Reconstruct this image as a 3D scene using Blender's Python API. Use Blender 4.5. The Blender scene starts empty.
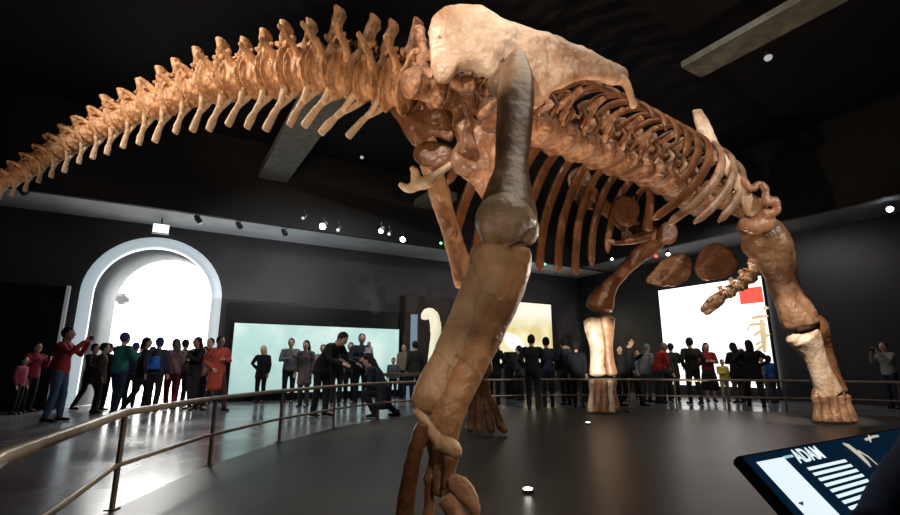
import bpy, bmesh, math, random
from mathutils import Vector, Matrix, noise, Quaternion
random.seed(7)
PI = math.pi
SC = bpy.context.scene
COL = SC.collection
V = Vector
# ------------------------------------------------------------------ camera
F = 480.0
PITCH = math.radians(12.6)
CAMZ = 1.05
CP, SP = math.cos(PITCH), math.sin(PITCH)
cam_d = bpy.data.cameras.new('camera'); cam = bpy.data.objects.new('camera', cam_d); COL.objects.link(cam)
cam_d.sensor_width = 36; cam_d.lens = F/900*36; cam_d.clip_start = 0.05; cam_d.clip_end = 200
cam.location = (0, 0, CAMZ); cam.rotation_euler = (PI/2+PITCH, 0, 0)
SC.camera = cam

def ray(px, py):
    a = (px-450)/F; b = (257.5-py)/F
    return V((a, CP-b*SP, b*CP+SP))
def P(px, py, Y):
    d = ray(px, py); return V((0, 0, CAMZ)) + d*(Y/d.y)
def PZ(px, py, z):
    d = ray(px, py); return V((0, 0, CAMZ)) + d*((z-CAMZ)/d.z)
def depth(p): return p.y*CP + (p.z-CAMZ)*SP
def px2m(r, p): return r*depth(p)/F
# room frame : corner C, wall A runs along uA, wall B along uB
C0 = V((5.93, 22.1, 0)); uA = V((-.856, -.517, 0)).normalized(); uB = V((.517, -.856, 0)).normalized()
def R(s, t, z=0): return C0 + uA*s + uB*t + V((0, 0, z))
def on_A(px, py, off=0):           # hit on plane t=off -> (s,z)
    d = ray(px, py); o = V((0, 0, CAMZ)) - C0
    k = (off - o.dot(uB))/d.dot(uB); p = o + d*k
    return p.dot(uA), p.z
def on_B(px, py, off=0):
    d = ray(px, py); o = V((0, 0, CAMZ)) - C0
    k = (off - o.dot(uA))/d.dot(uA); p = o + d*k
    return p.dot(uB), p.z

# ------------------------------------------------------------------ materials
def mat(name, c1, c2=None, rough=.6, metal=0, scale=4, bump=0, bscale=20, emit=None, estr=0, spec=.5, detail=6, rough2=None, dist=0.3, coords='Object'):
    m = bpy.data.materials.new(name); m.use_nodes = True
    nt = m.node_tree; n = nt.nodes; L = nt.links; b = n['Principled BSDF']
    b.inputs['Roughness'].default_value = rough; b.inputs['Metallic'].default_value = metal
    b.inputs['Specular IOR Level'].default_value = spec
    tc = n.new('ShaderNodeTexCoord')
    if c2 is None: c2 = tuple(x*.8 for x in c1)
    nz = n.new('ShaderNodeTexNoise'); nz.inputs['Scale'].default_value = scale; nz.inputs['Detail'].default_value = detail
    nz.inputs['Distortion'].default_value = dist
    L.new(tc.outputs[coords], nz.inputs['Vector'])
    cr = n.new('ShaderNodeValToRGB'); cr.color_ramp.elements[0].position = .35; cr.color_ramp.elements[1].position = .65
    cr.color_ramp.elements[0].color = (*c2, 1); cr.color_ramp.elements[1].color = (*c1, 1)
    L.new(nz.outputs['Fac'], cr.inputs['Fac']); L.new(cr.outputs['Color'], b.inputs['Base Color'])
    if rough2 is not None:
        mr = n.new('ShaderNodeMapRange'); mr.inputs['To Min'].default_value = rough; mr.inputs['To Max'].default_value = rough2
        mr.inputs['From Min'].default_value = .35; mr.inputs['From Max'].default_value = .65
        L.new(nz.outputs['Fac'], mr.inputs['Value']); L.new(mr.outputs['Result'], b.inputs['Roughness'])
    if bump:
        n2 = n.new('ShaderNodeTexNoise'); n2.inputs['Scale'].default_value = bscale; n2.inputs['Detail'].default_value = 8
        L.new(tc.outputs[coords], n2.inputs['Vector'])
        bp = n.new('ShaderNodeBump'); bp.inputs['Strength'].default_value = bump; bp.inputs['Distance'].default_value = .03
        L.new(n2.outputs['Fac'], bp.inputs['Height']); L.new(bp.outputs['Normal'], b.inputs['Normal'])
    if emit:
        b.inputs['Emission Color'].default_value = (*emit, 1); b.inputs['Emission Strength'].default_value = estr
    return m
def bone(name, hi, lo, rough=.36, scale=3.0, cracks=.5):
    """cast bone: mottled colour, dark pits and long cracks"""
    m = mat(name, hi, lo, rough=rough, scale=scale, bump=.55, bscale=16, detail=9, dist=1.0)
    nt = m.node_tree; n = nt.nodes; L = nt.links; b = n['Principled BSDF']
    tc = [x for x in n if x.type == 'TEX_COORD'][0]
    cr = [x for x in n if x.type == 'VALTORGB'][0]
    cr.color_ramp.elements[0].position = .3; cr.color_ramp.elements[1].position = .7
    vo = n.new('ShaderNodeTexVoronoi'); vo.feature = 'DISTANCE_TO_EDGE'; vo.inputs['Scale'].default_value = 2.6
    mp = n.new('ShaderNodeMapping'); mp.inputs['Scale'].default_value = (1, 1, .45)
    nz = n.new('ShaderNodeTexNoise'); nz.inputs['Scale'].default_value = 5
    mx0 = n.new('ShaderNodeMixRGB'); mx0.inputs['Fac'].default_value = .12
    L.new(tc.outputs['Object'], mx0.inputs['Color1']); L.new(nz.outputs['Color'], mx0.inputs['Color2'])
    L.new(tc.outputs['Object'], nz.inputs['Vector'])
    L.new(mx0.outputs['Color'], mp.inputs['Vector']); L.new(mp.outputs['Vector'], vo.inputs['Vector'])
    r2 = n.new('ShaderNodeValToRGB'); r2.color_ramp.elements[0].position = 0; r2.color_ramp.elements[1].position = .022
    r2.color_ramp.elements[0].color = (1-cracks*.8,)*3+(1,); r2.color_ramp.elements[1].color = (1, 1, 1, 1)
    L.new(vo.outputs['Distance'], r2.inputs['Fac'])
    mx = n.new('ShaderNodeMixRGB'); mx.blend_type = 'MULTIPLY'; mx.inputs['Fac'].default_value = 1
    L.new(cr.outputs['Color'], mx.inputs['Color1']); L.new(r2.outputs['Color'], mx.inputs['Color2'])
    L.new(mx.outputs['Color'], b.inputs['Base Color'])
    return m
M_TAIL = bone('tail_bone', (.70, .40, .21), (.27, .115, .05))  # bone tones per part: uneven lighting of a uniform cast put into colour
M_SPINE = bone('spine_bone', (.54, .29, .17), (.20, .08, .038))
M_RIB = bone('rib_bone', (.25, .105, .045), (.095, .036, .015))
M_PALE = bone('pale_bone', (.74, .58, .44), (.46, .28, .16), cracks=.3)
M_ILIUM = bone('ilium_bone', (.80, .58, .42), (.40, .21, .11), scale=1.6, cracks=.25)
M_FEMUR = bone('femur_bone', (.26, .15, .08), (.13, .07, .036), cracks=.5)
M_FEMUR.node_tree.nodes['Bump'].inputs['Strength'].default_value = .25
M_SHIN = bone('shin_bone', (.56, .33, .18), (.28, .14, .07), cracks=.35)
M_DARK = bone('dark_bone', (.24, .11, .055), (.11, .045, .02))
M_LEG = bone('leg_bone', (.48, .28, .16), (.24, .11, .05))
M_SHINL = bone('shin_front_bone', (.60, .42, .28), (.34, .21, .12), cracks=.4)
M_CLAW = bone('claw_bone', (.66, .42, .29), (.36, .18, .10), cracks=.2)
M_HUM = bone('humerus_bone', (.40, .22, .12), (.09, .04, .02), scale=2.2)
M_FOOT = bone('foot_bone', (.42, .22, .13), (.17, .07, .035))

# ------------------------------------------------------------------ mesh helpers
def tube(bm, pts, rad, seg=12, up=None, tip=.45):
    """closed tube; rad = list of r or (r1,r2); r1 lies along `side`, r2 along the other axis"""
    n = len(pts); rings = []
    up = V(up) if up is not None else V((0, 1, 0))
    tans = []
    for i in range(n):
        t = (pts[min(i+1, n-1)]-pts[max(i-1, 0)])
        tans.append(t.normalized() if t.length > 1e-9 else V((0, 0, 1)))
    prev = None
    P2, R2 = [], []
    for i in range(n):
        r = rad[i] if isinstance(rad[i], (tuple, list)) else (rad[i], rad[i])
        if i == 0:
            P2.append((pts[0]-tans[0]*min(r)*.35, tans[0])); R2.append((r[0]*tip, r[1]*tip))
        P2.append((pts[i], tans[i])); R2.append(r)
        if i == n-1:
            P2.append((pts[i]+tans[i]*min(r)*.35, tans[i])); R2.append((r[0]*tip, r[1]*tip))
    for (p, t), r in zip(P2, R2):
        side = t.cross(up)
        if side.length < .15 and prev is not None: side = prev - t*prev.dot(t)
        if side.length < 1e-4: side = t.cross(V((.3, .2, 1)))
        side.normalize()
        if prev is not None and side.dot(prev) < 0: side = -side
        prev = side
        o = side.cross(t).normalized()
        rings.append([bm.verts.new(p + side*(math.cos(2*PI*k/seg)*r[0]) + o*(math.sin(2*PI*k/seg)*r[1])) for k in range(seg)])
    for a, b in zip(rings, rings[1:]):
        for k in range(seg):
            bm.faces.new((a[k], a[(k+1) % seg], b[(k+1) % seg], b[k]))
    bm.faces.new(rings[0][::-1]); bm.faces.new(rings[-1])
def cr(pts, n=4):
    """Catmull-Rom resample; pts = list of tuples of numbers"""
    out = []
    m = len(pts)
    for i in range(m-1):
        p0 = pts[max(i-1, 0)]; p1 = pts[i]; p2 = pts[i+1]; p3 = pts[min(i+2, m-1)]
        for j in range(n):
            t = j/n
            out.append(tuple(.5*((2*b)+(-a+c)*t+(2*a-5*b+4*c-d)*t*t+(-a+3*b-3*c+d)*t**3) for a, b, c, d in zip(p0, p1, p2, p3)))
    out.append(tuple(pts[-1]))
    return out
def ell(bm, c, r, seg=14, rot=None):
    m = Matrix.Translation(V(c))
    if rot is not None: m = m @ rot.to_4x4()
    m = m @ Matrix.Diagonal((*r, 1))
    bmesh.ops.create_uvsphere(bm, u_segments=seg, v_segments=max(6, seg//2+2), radius=1, matrix=m)
def box(bm, c, s, rot=None, bevel=0):
    m = Matrix.Translation(V(c))
    if rot is not None: m = m @ rot.to_4x4()
    m = m @ Matrix.Diagonal((*s, 1))
    r = bmesh.ops.create_cube(bm, size=1, matrix=m)
    if bevel:
        es = list({e for v in r['verts'] for e in v.link_edges})
        bmesh.ops.bevel(bm, geom=es, offset=bevel, segments=2, affect='EDGES', profile=.6)
def to_mesh(bm, name, smooth=True):
    bmesh.ops.recalc_face_normals(bm, faces=bm.faces[:])
    me = bpy.data.meshes.new(name); bm.to_mesh(me); bm.free()
    if smooth: me.polygons.foreach_set('use_smooth', [True]*len(me.polygons))
    return me
def fused(bm, name, voxel, smooth=2, amp=0, nscale=3, extra=None):
    """union of closed pieces as one continuous surface"""
    bmesh.ops.recalc_face_normals(bm, faces=bm.faces[:])
    me = bpy.data.meshes.new(name+'_src'); bm.to_mesh(me); bm.free()
    o = bpy.data.objects.new(name+'_src', me); COL.objects.link(o)
    r = o.modifiers.new('r', 'REMESH'); r.mode = 'VOXEL'; r.voxel_size = voxel; r.use_smooth_shade = True
    if smooth:
        s = o.modifiers.new('s', 'SMOOTH'); s.iterations = smooth; s.factor = .5
    dg = bpy.context.evaluated_depsgraph_get()
    out = bpy.data.meshes.new_from_object(o.evaluated_get(dg))
    bpy.data.objects.remove(o); bpy.data.meshes.remove(me)
    out.name = name
    if amp:
        nrm = [v.normal.copy() for v in out.vertices]
        for v, nn in zip(out.vertices, nrm):
            q = v.co*nscale
            v.co = v.co + nn*(amp*(noise.noise(q)+.5*noise.noise(q*2.3)+.3*noise.noise(q*5.1)))
    if extra is not None:
        b2 = bmesh.new(); b2.from_mesh(out)
        extra(b2)
        b2.to_mesh(out); b2.free()
    out.polygons.foreach_set('use_smooth', [True]*len(out.polygons))
    out.materials.clear()
    return out
def obj(name, me, m, parent=None, world=True, label=None):
    if isinstance(me, bmesh.types.BMesh): me = to_mesh(me, name)
    o = bpy.data.objects.new(name, me); COL.objects.link(o)
    if m is not None and len(me.materials) == 0: me.materials.append(m)
    if parent is not None:
        o.parent = parent
        if world:
            r = parent
            off = V((0, 0, 0))
            while r is not None: off += r.location; r = r.parent
            me.transform(Matrix.Translation(-off))
    if label: o['label'] = label
    return o
def empty(name, loc, label, cat, group=None, rz=0):
    o = bpy.data.objects.new(name, None); COL.objects.link(o); o.location = loc; o.rotation_euler = (0, 0, rz)
    o.empty_display_size = .2
    return tag(o, label, cat, group)
def tag(o, label, cat, group=None):
    o['label'] = label; o['category'] = cat
    if group: o['group'] = group
    return o
def struct(name, bm, m, smooth=False):
    me = to_mesh(bm, name, smooth); o = bpy.data.objects.new(name, me); COL.objects.link(o); me.materials.append(m)
    o['kind'] = 'structure'; return o
def slab(bm, s0, s1, t0, t1, z0, z1):
    """box in room coordinates"""
    vs = [bm.verts.new(R(s, t, z)) for s, t, z in ((s0, t0, z0), (s1, t0, z0), (s1, t1, z0), (s0, t1, z0), (s0, t0, z1), (s1, t0, z1), (s1, t1, z1), (s0, t1, z1))]
    for f in ((0, 1, 2, 3), (4, 5, 6, 7), (0, 1, 5, 4), (1, 2, 6, 5), (2, 3, 7, 6), (3, 0, 4, 7)): bm.faces.new([vs[i] for i in f])

# ================================================================== ROOM
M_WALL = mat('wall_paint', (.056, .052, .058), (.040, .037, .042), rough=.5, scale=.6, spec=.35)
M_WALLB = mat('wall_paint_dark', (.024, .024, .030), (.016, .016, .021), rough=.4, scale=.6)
M_CEIL = mat('ceiling_black', (.005, .005, .007), (.003, .003, .004), rough=.85, scale=1, spec=.2)
M_BEAM = mat('ceiling_beam', (.11, .11, .095), (.07, .07, .065), rough=.8, scale=6, bump=.3)
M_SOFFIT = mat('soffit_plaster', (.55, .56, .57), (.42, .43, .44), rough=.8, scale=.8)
M_PANEL = mat('exhibit_panel_black', (.008, .008, .010), (.005, .005, .006), rough=.35, scale=2)
M_FLOOR = mat('floor_stone', (.20, .205, .22), (.13, .137, .15), rough=.16, rough2=.26, scale=.9, spec=.6)
M_PLAT = mat('platform_floor', (.062, .056, .048), (.042, .038, .033), rough=.38, scale=1.2, spec=.45)
M_STONE = mat('arch_stone', (.80, .84, .86), (.68, .72, .75), rough=.6, scale=3, emit=(.70, .85, .95), estr=.42)  # stone given a faint bluish glow of its own to look lit
M_REVEAL = mat('arch_reveal', (.13, .14, .15), (.10, .11, .12), rough=.8, scale=3)  # darker than the arch stone: recess shade put into the colour
M_GLOW = mat('bright_hall', (.9, .9, .9), (.9, .9, .9), emit=(1, .99, .96), estr=3.2)
M_METAL = mat('dark_metal', (.03, .03, .03), (.02, .02, .02), rough=.35, metal=.6)
HW = 5.0; HC = 7.4; LA = 25.0; LB = 20.0
# floor
bm = bmesh.new(); slab(bm, -.3, LA, -.3, LB, -.2, 0); struct('floor', bm, M_FLOOR)
bm = bmesh.new(); slab(bm, -.3, LA, -.3, LB, HC, HC+.2); struct('ceiling', bm, M_CEIL)
# arch
sL, _ = on_A(74, 330); sR, _ = on_A(218, 330); _, zt = on_A(150, 237.5)
AS = (sL+sR)/2; AR = (sL-sR)/2; SPR = zt-AR
print('arch', sL, sR, zt, AR, SPR)
RI = AR*.845
def arch_ring(bm, r0, r1, t0, t1, n=28):
    def prof(r): return [(AS+r, 0.0)]+[(AS+r*math.cos(PI*k/n), SPR+r*math.sin(PI*k/n)) for k in range(n+1)]+[(AS-r, 0.0)]
    a, b = prof(r0), prof(r1)
    def mk(pr, t): return [bm.verts.new(R(s, t, z)) for s, z in pr]
    A0, A1, B0, B1 = mk(a, t0), mk(a, t1), mk(b, t0), mk(b, t1)
    for i in range(len(a)-1):
        for q in ((A0, A1), (B0, B1), (A0, B0), (A1, B1)):
            bm.faces.new((q[0][i], q[0][i+1], q[1][i+1], q[1][i]))
# wall A with arched opening
bm = bmesh.new()
slab(bm, -.3, AS-AR*.97, -.3, 0, 0, HC); slab(bm, AS+AR*.97, LA, -.3, 0, 0, HC)
n = 32; pr = [(AS-AR*.97, SPR)]+[(AS-AR*.97*math.cos(PI*k/n), SPR+AR*.97*math.sin(PI*k/n)) for k in range(1, n)]+[(AS+AR*.97, SPR)]
for t in (0, -.3):
    for i in range(n):
        q = [R(pr[i][0], t, pr[i][1]), R(pr[i+1][0], t, pr[i+1][1]), R(pr[i+1][0], t, HC), R(pr[i][0], t, HC)]
        bm.faces.new([bm.verts.new(x) for x in q])
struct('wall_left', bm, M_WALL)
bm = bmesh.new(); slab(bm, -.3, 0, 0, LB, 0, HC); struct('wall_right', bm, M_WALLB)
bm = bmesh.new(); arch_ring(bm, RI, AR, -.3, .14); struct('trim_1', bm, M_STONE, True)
# deep splayed reveal behind the arch
bm = bmesh.new()
def aprof(c, rr_, sp, t, n=28): return [bm.verts.new(R(c+rr_, t, 0))]+[bm.verts.new(R(c+rr_*math.cos(PI*k/n), t, sp+rr_*math.sin(PI*k/n))) for k in range(n+1)]+[bm.verts.new(R(c-rr_, t, 0))]
pa_, pb_, pc_, pd_ = aprof(AS, RI*.995, SPR, -.301), aprof(AS-.42, AR*.84, SPR-.05, -1.5), aprof(AS-.42, AR*1.9, SPR-.05, -1.5), aprof(AS, RI*1.15, SPR, -.301)
for qa, qb in ((pa_, pb_), (pb_, pc_), (pa_, pd_)):
    for i in range(len(qa)-1): bm.faces.new((qa[i], qa[i+1], qb[i+1], qb[i]))
struct('trim_2', bm, M_REVEAL, True)
# bright hall beyond the arch, its light put into a glowing back wall
bm = bmesh.new()
slab(bm, AS-5, AS+5, -5.2, -5.0, -.2, 7); struct('wall_back', bm, M_GLOW)
M_HALLF = mat('hall_floor', (.75, .74, .7), (.7, .69, .66), rough=.2)
bm = bmesh.new(); slab(bm, AS-5, AS+5, -5.0, -.3, -.2, -.002); struct('floor_hall', bm, M_HALLF)
# soffit running round the room
SW = 1.75
M_SOF2 = mat('soffit_fascia', (.006, .006, .007), (.004, .004, .005), rough=.7)
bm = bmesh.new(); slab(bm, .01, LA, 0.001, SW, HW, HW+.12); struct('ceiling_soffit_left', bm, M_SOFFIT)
bm = bmesh.new(); slab(bm, .01, LA, SW, SW+.15, HW-.02, HC-.01); struct('trim_3', bm, M_SOF2)
M_SOFB = mat('soffit_plaster_dim', (.22, .235, .25), (.15, .16, .18), rough=.8, scale=.8)  # same plaster, weaker light on this stretch put into a darker colour
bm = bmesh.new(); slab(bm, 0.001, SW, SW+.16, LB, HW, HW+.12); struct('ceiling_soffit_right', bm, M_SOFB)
bm = bmesh.new(); slab(bm, SW, SW+.15, SW+.16, LB, HW-.02, HC-.01); struct('trim_4', bm, M_SOF2)
# black exhibit panels standing against wall A
def panelA(nm, px0, px1, py, off=.16, m=M_PANEL, pyx=None, z=None):
    s0, _ = on_A(px0, 330, off); s1, _ = on_A(px1, 330, off); zz = z or on_A(pyx or (px0+px1)/2, py, off)[1]
    bm = bmesh.new(); slab(bm, min(s0, s1), max(s0, s1), .002, off, 0.001, zz); return struct(nm, bm, m), min(s0, s1), max(s0, s1), zz
_, q0, q1, zz = panelA('wall_partition_left', -120, 59, 284, .5, pyx=30)
print('partition', q0, q1, zz)
M_EDGE = mat('pale_edge', (.5, .5, .5), rough=.5, emit=(.7, .75, .8), estr=.12)  # faint glow added so the edge looks lit
bm = bmesh.new(); slab(bm, q0-.07, q0-.005, .3, .52, 0.001, zz+.02); struct('trim_5', bm, M_EDGE)
panelA('wall_partition_middle', 226, 398, 303, .2, pyx=240)
M_BROWN = mat('brown_partition', (.034, .020, .017), (.02, .014, .012), rough=.5)
panelA('wall_partition_brown', 405, 464, 297, .5, m=M_BROWN, pyx=430)
# ------------------------------------------------------------------ light screens
def screen(name, wall, x0, x1, ytop, zbot, off, m, label, xref=None):
    fn = on_A if wall == 'A' else on_B
    a, _ = fn(x0, 330, off); b, _ = fn(x1, 330, off); _, zt = fn(xref or (x0+x1)/2, ytop, off)
    def W(s, t, z): return R(s, t, z) if wall == 'A' else R(t, s, z)
    lo, hi = min(a, b), max(a, b)
    mid = (lo+hi)/2
    root = empty(name, W(mid, off-.06, (zbot+zt)/2), label, 'screen')
    def slab2(bm, s0, s1, t0, t1, z0, z1):
        vs = [bm.verts.new(W(s, t, z)) for s, t, z in ((s0, t0, z0), (s1, t0, z0), (s1, t1, z0), (s0, t1, z0), (s0, t0, z1), (s1, t0, z1), (s1, t1, z1), (s0, t1, z1))]
        for f in ((0, 1, 2, 3), (4, 5, 6, 7), (0, 1, 5, 4), (1, 2, 6, 5), (2, 3, 7, 6), (3, 0, 4, 7)): bm.faces.new([vs[i] for i in f])
    bm = bmesh.new(); slab2(bm, lo, hi, off-.03, off, zbot, zt)
    me = to_mesh(bm, 'display', False); obj('display', me, m, root)
    bm = bmesh.new()
    for q in ((lo-.05, hi+.05, zt, zt+.05), (lo-.05, hi+.05, zbot-.05, zbot), (lo-.05, lo, zbot, zt), (hi, hi+.05, zbot, zt)):
        slab2(bm, q[0], q[1], off-.08, off+.02, q[2], q[3])
    me = to_mesh(bm, 'frame', False); obj('frame', me, M_METAL, root)
    return root, lo, hi, zbot, zt, W, slab2
def screen_mat(name, c1, c2, s, scale=.8, grad=None):
    m = mat(name, (.02,)*3, rough=.4)
    nt = m.node_tree; n = nt.nodes; L = nt.links; b = n['Principled BSDF']
    tc = n.new('ShaderNodeTexCoord'); nz = n.new('ShaderNodeTexNoise'); nz.inputs['Scale'].default_value = scale; nz.inputs['Detail'].default_value = 5
    L.new(tc.outputs['Object'], nz.inputs['Vector'])
    c = n.new('ShaderNodeValToRGB'); c.color_ramp.elements[0].position = .4; c.color_ramp.elements[1].position = .62
    c.color_ramp.elements[0].color = (*c1, 1); c.color_ramp.elements[1].color = (*c2, 1)
    L.new(nz.outputs['Fac'], c.inputs['Fac'])
    out = c.outputs['Color']
    if grad:
        sp = n.new('ShaderNodeSeparateXYZ'); L.new(tc.outputs['Object'], sp.inputs['Vector'])
        mr = n.new('ShaderNodeMapRange'); mr.inputs['From Min'].default_value = grad[0]; mr.inputs['From Max'].default_value = grad[1]
        L.new(sp.outputs['Z'], mr.inputs['Value'])
        mx = n.new('ShaderNodeMixRGB'); L.new(mr.outputs['Result'], mx.inputs['Fac']); L.new(out, mx.inputs['Color1']); mx.inputs['Color2'].default_value = (*grad[2], 1)
        out = mx.outputs['Color']
    L.new(out, b.inputs['Emission Color']); b.inputs['Emission Strength'].default_value = s
    return m
screen('light_wall', 'A', 234, 399, 325.5, .22, .27, screen_mat('teal_light', (.50, .74, .70), (.80, .95, .88), 1.0, .7, (.5, -1.6, (.33, .52, .50))),
       'long pale green glowing wall panel behind the standing visitors', xref=300)
M_SCRW = screen_mat('white_screen', (1, .97, .93), (1, 1, 1), 1.7, .6)
rt, lo, hi, zb, zt, W, slab2 = screen('projection_screen', 'B', 662, 769, 282.5, .35, .2, M_SCRW, 'large white glowing screen with a red banner in its upper corner', xref=715)
# red banner and small diagram on the white screen
M_RED = mat('red_banner', (.8, .08, .06), rough=.5, emit=(.9, .10, .07), estr=1.0)
b0, _ = on_B(738.5, 290, .22); 
bm = bmesh.new(); slab2(bm, b0, hi-.03, .201, .21, on_B(755, 303, .2)[1], on_B(755, 287, .2)[1]); obj('banner', to_mesh(bm, 'banner', False), M_RED, rt, label='red banner')
M_TAN = mat('tan_print', (.6, .45, .3), rough=.5, emit=(.75, .55, .32), estr=.8)
bm = bmesh.new()
for (x0, y0, x1, y1, r) in ((762, 320, 765, 352, 1.4), (752, 318, 768, 316, .9), (750, 325, 766, 324, .8), (763, 330, 754, 336, .8), (764, 338, 770, 334, .8), (764, 345, 756, 352, .8), (750, 326, 747, 331, .5), (764, 309, 768, 308, 1), (756, 345, 764, 341, .7)):
    pa, pb = on_B(x0, y0, .21), on_B(x1, y1, .21)
    A_, B_ = W(pa[0], .21, pa[1]), W(pb[0], .21, pb[1])
    tube(bm, [A_, (A_+B_)/2+V((0, 0, .02)), B_], [.05*r, .07*r, .04*r], seg=6)
obj('tree_diagram', bm, M_TAN, rt, label='small tan branching diagram')
screen('video_screen', 'A', 499, 552, 303, 1.0, .2, screen_mat('yellow_light', (.75, .62, .28), (.95, .86, .55), 1.05, 1.2, (.2, .9, (.98, .95, .78))),
       'small yellow and cream glowing screen beside the near shin bone', xref=530)

# ------------------------------------------------------------------ ceiling beams
def beam(nm, p0, p1, w, h, z, ext=8):
    bm = bmesh.new()
    a = PZ(*p0, z); b = PZ(*p1, z)
    sa, ta = (a-C0).dot(uA), (a-C0).dot(uB); sb, tb = (b-C0).dot(uA), (b-C0).dot(uB)
    s = (sa+sb)/2
    slab(bm, s-w/2, s+w/2, max(ta, SW+.16), tb+ext, z, z+h)
    print(nm, sa, ta, sb, tb)
    struct(nm, bm, M_BEAM)
beam('ceiling_beam_left', (262, 196), (325, 100), .8, .25, 6.3, 1.0)
beam('ceiling_beam_middle', (412, 222), (437, 196), .9, .25, 6.3, 0)
beam('ceiling_beam_right', (690, 72), (820, 5), .6, .12, 6.3, 4)
# extra dim pipes of the black ceiling grid
# ------------------------------------------------------------------ rail and platform
RAILP = [(-1.0, .75), (-1.77, 2.0), (-2.12, 2.9), (-2.48, 3.81), (-2.56, 5.3), (-2.38, 6.85), (-1.98, 8.4), (-1.38, 9.85), (-.4, 11.05), (1.0, 12.0), (2.8, 12.4), (4.5, 12.3), (5.6, 11.9), (6.5, 11.6), (7.5, 11.3), (8.6, 10.8), (9.6, 10.1), (10.6, 8.9)]
RAIL = [V((a[0]+(b[0]-a[0])*k/6, a[1]+(b[1]-a[1])*k/6, 0)) for a, b in zip(RAILP, RAILP[1:]) for k in range(6)]+[V((*RAILP[-1], 0))]
CLOSE = [V((11.3, 6.5, 0)), V((9.5, 3.2, 0)), V((6, 1.2, 0)), V((3, .2, 0)), V((0.5, -.1, 0))]
bm = bmesh.new()
loop = RAIL+CLOSE
lo_ = [bm.verts.new((p.x, p.y, .001)) for p in loop]; up_ = [bm.verts.new((p.x, p.y, .012)) for p in loop]
for i in range(len(loop)):
    j = (i+1) % len(loop); bm.faces.new((lo_[i], lo_[j], up_[j], up_[i]))
bmesh.ops.triangulate(bm, faces=[bm.faces.new(up_)])
struct('floor_platform', bm, M_PLAT)
M_RAILW = mat('rail_bronze', (.50, .40, .28), (.36, .28, .19), rough=.4, metal=.15, scale=8)
M_POST = mat('post_bronze', (.30, .24, .18), (.20, .16, .12), rough=.35, metal=.5, scale=8)
RH = .695
rail = empty('guard_rail', (-2.4, 6.0, .012), 'low bronze guard rail curving round the dinosaur platform', 'railing')
def sweep(bm, path, w, h, z):
    rings = []
    for i, p in enumerate(path):
        t = (path[min(i+1, len(path)-1)]-path[max(i-1, 0)]).normalized(); sd = V((t.y, -t.x, 0))
        rings.append([bm.verts.new(p+sd*a+V((0, 0, z+b))) for a, b in ((-w/2, -h/2), (w/2, -h/2), (w/2, h/2*.6), (w/2*.7, h/2), (-w/2*.7, h/2), (-w/2, h/2*.6))])
    for a, b in zip(rings, rings[1:]):
        for k in range(6): bm.faces.new((a[k], a[(k+1) % 6], b[(k+1) % 6], b[k]))
    bm.faces.new(rings[0][::-1]); bm.faces.new(rings[-1])
bm = bmesh.new(); sweep(bm, RAIL, .072, .045, RH); obj('top_rail', bm, M_RAILW, rail)
bm = bmesh.new(); sweep(bm, RAIL, .03, .03, RH*.46); obj('lower_rail', bm, M_RAILW, rail)
def nearest(px, py=None):
    best = min(RAIL, key=lambda p: abs(450+F*p.x/max(.1, p.y*CP+(0-CAMZ)*SP)-px) if p.y > 1 else 1e9)
    return best
for px in (111, 209, 279, 333, 378, 415, 446, 495, 541, 582, 630, 677, 729, 787, 850, 905):
    # interpolate exactly
    bestd = 1e9; bp_ = None
    for a, b in zip(RAIL, RAIL[1:]):
        for k in range(8):
            p = a.lerp(b, k/8)
            if p.y < 2.5: continue
            q = abs(450+F*p.x/(p.y*CP-CAMZ*SP)-px)
            if q < bestd: bestd = q; bp_ = p
            td = (b-a)
    j = min(range(len(RAIL)-1), key=lambda i: (RAIL[i]-bp_).length)
    ang = math.atan2(*(RAIL[j+1]-RAIL[j]).yx)
    bm = bmesh.new(); rt_ = Matrix.Rotation(ang, 3, 'Z')
    box(bm, bp_+V((0, 0, (RH)/2)), (.045, .022, RH-.03), rt_, .004)
    box(bm, bp_+V((0, 0, .018)), (.09, .07, .012), rt_)
    obj('post', to_mesh(bm, 'post', False), M_POST, rail)
# ================================================================== DINOSAUR
OX, OY = .25, 5.8
aD = V((.78, .63, 0)).normalized(); rD = V((.63, -.78, 0)).normalized()
def D(t, l, z): return V((OX, OY, 0)) + aD*t + rD*l + V((0, 0, z))
dino = empty('dinosaur_skeleton', (OX, OY, .012), 'giant brown mounted sauropod dinosaur skeleton filling the dark hall', 'skeleton')
def zc(t): return 4.42 + .05*t if t < 5 else 4.67-.12*(t-5)

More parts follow.
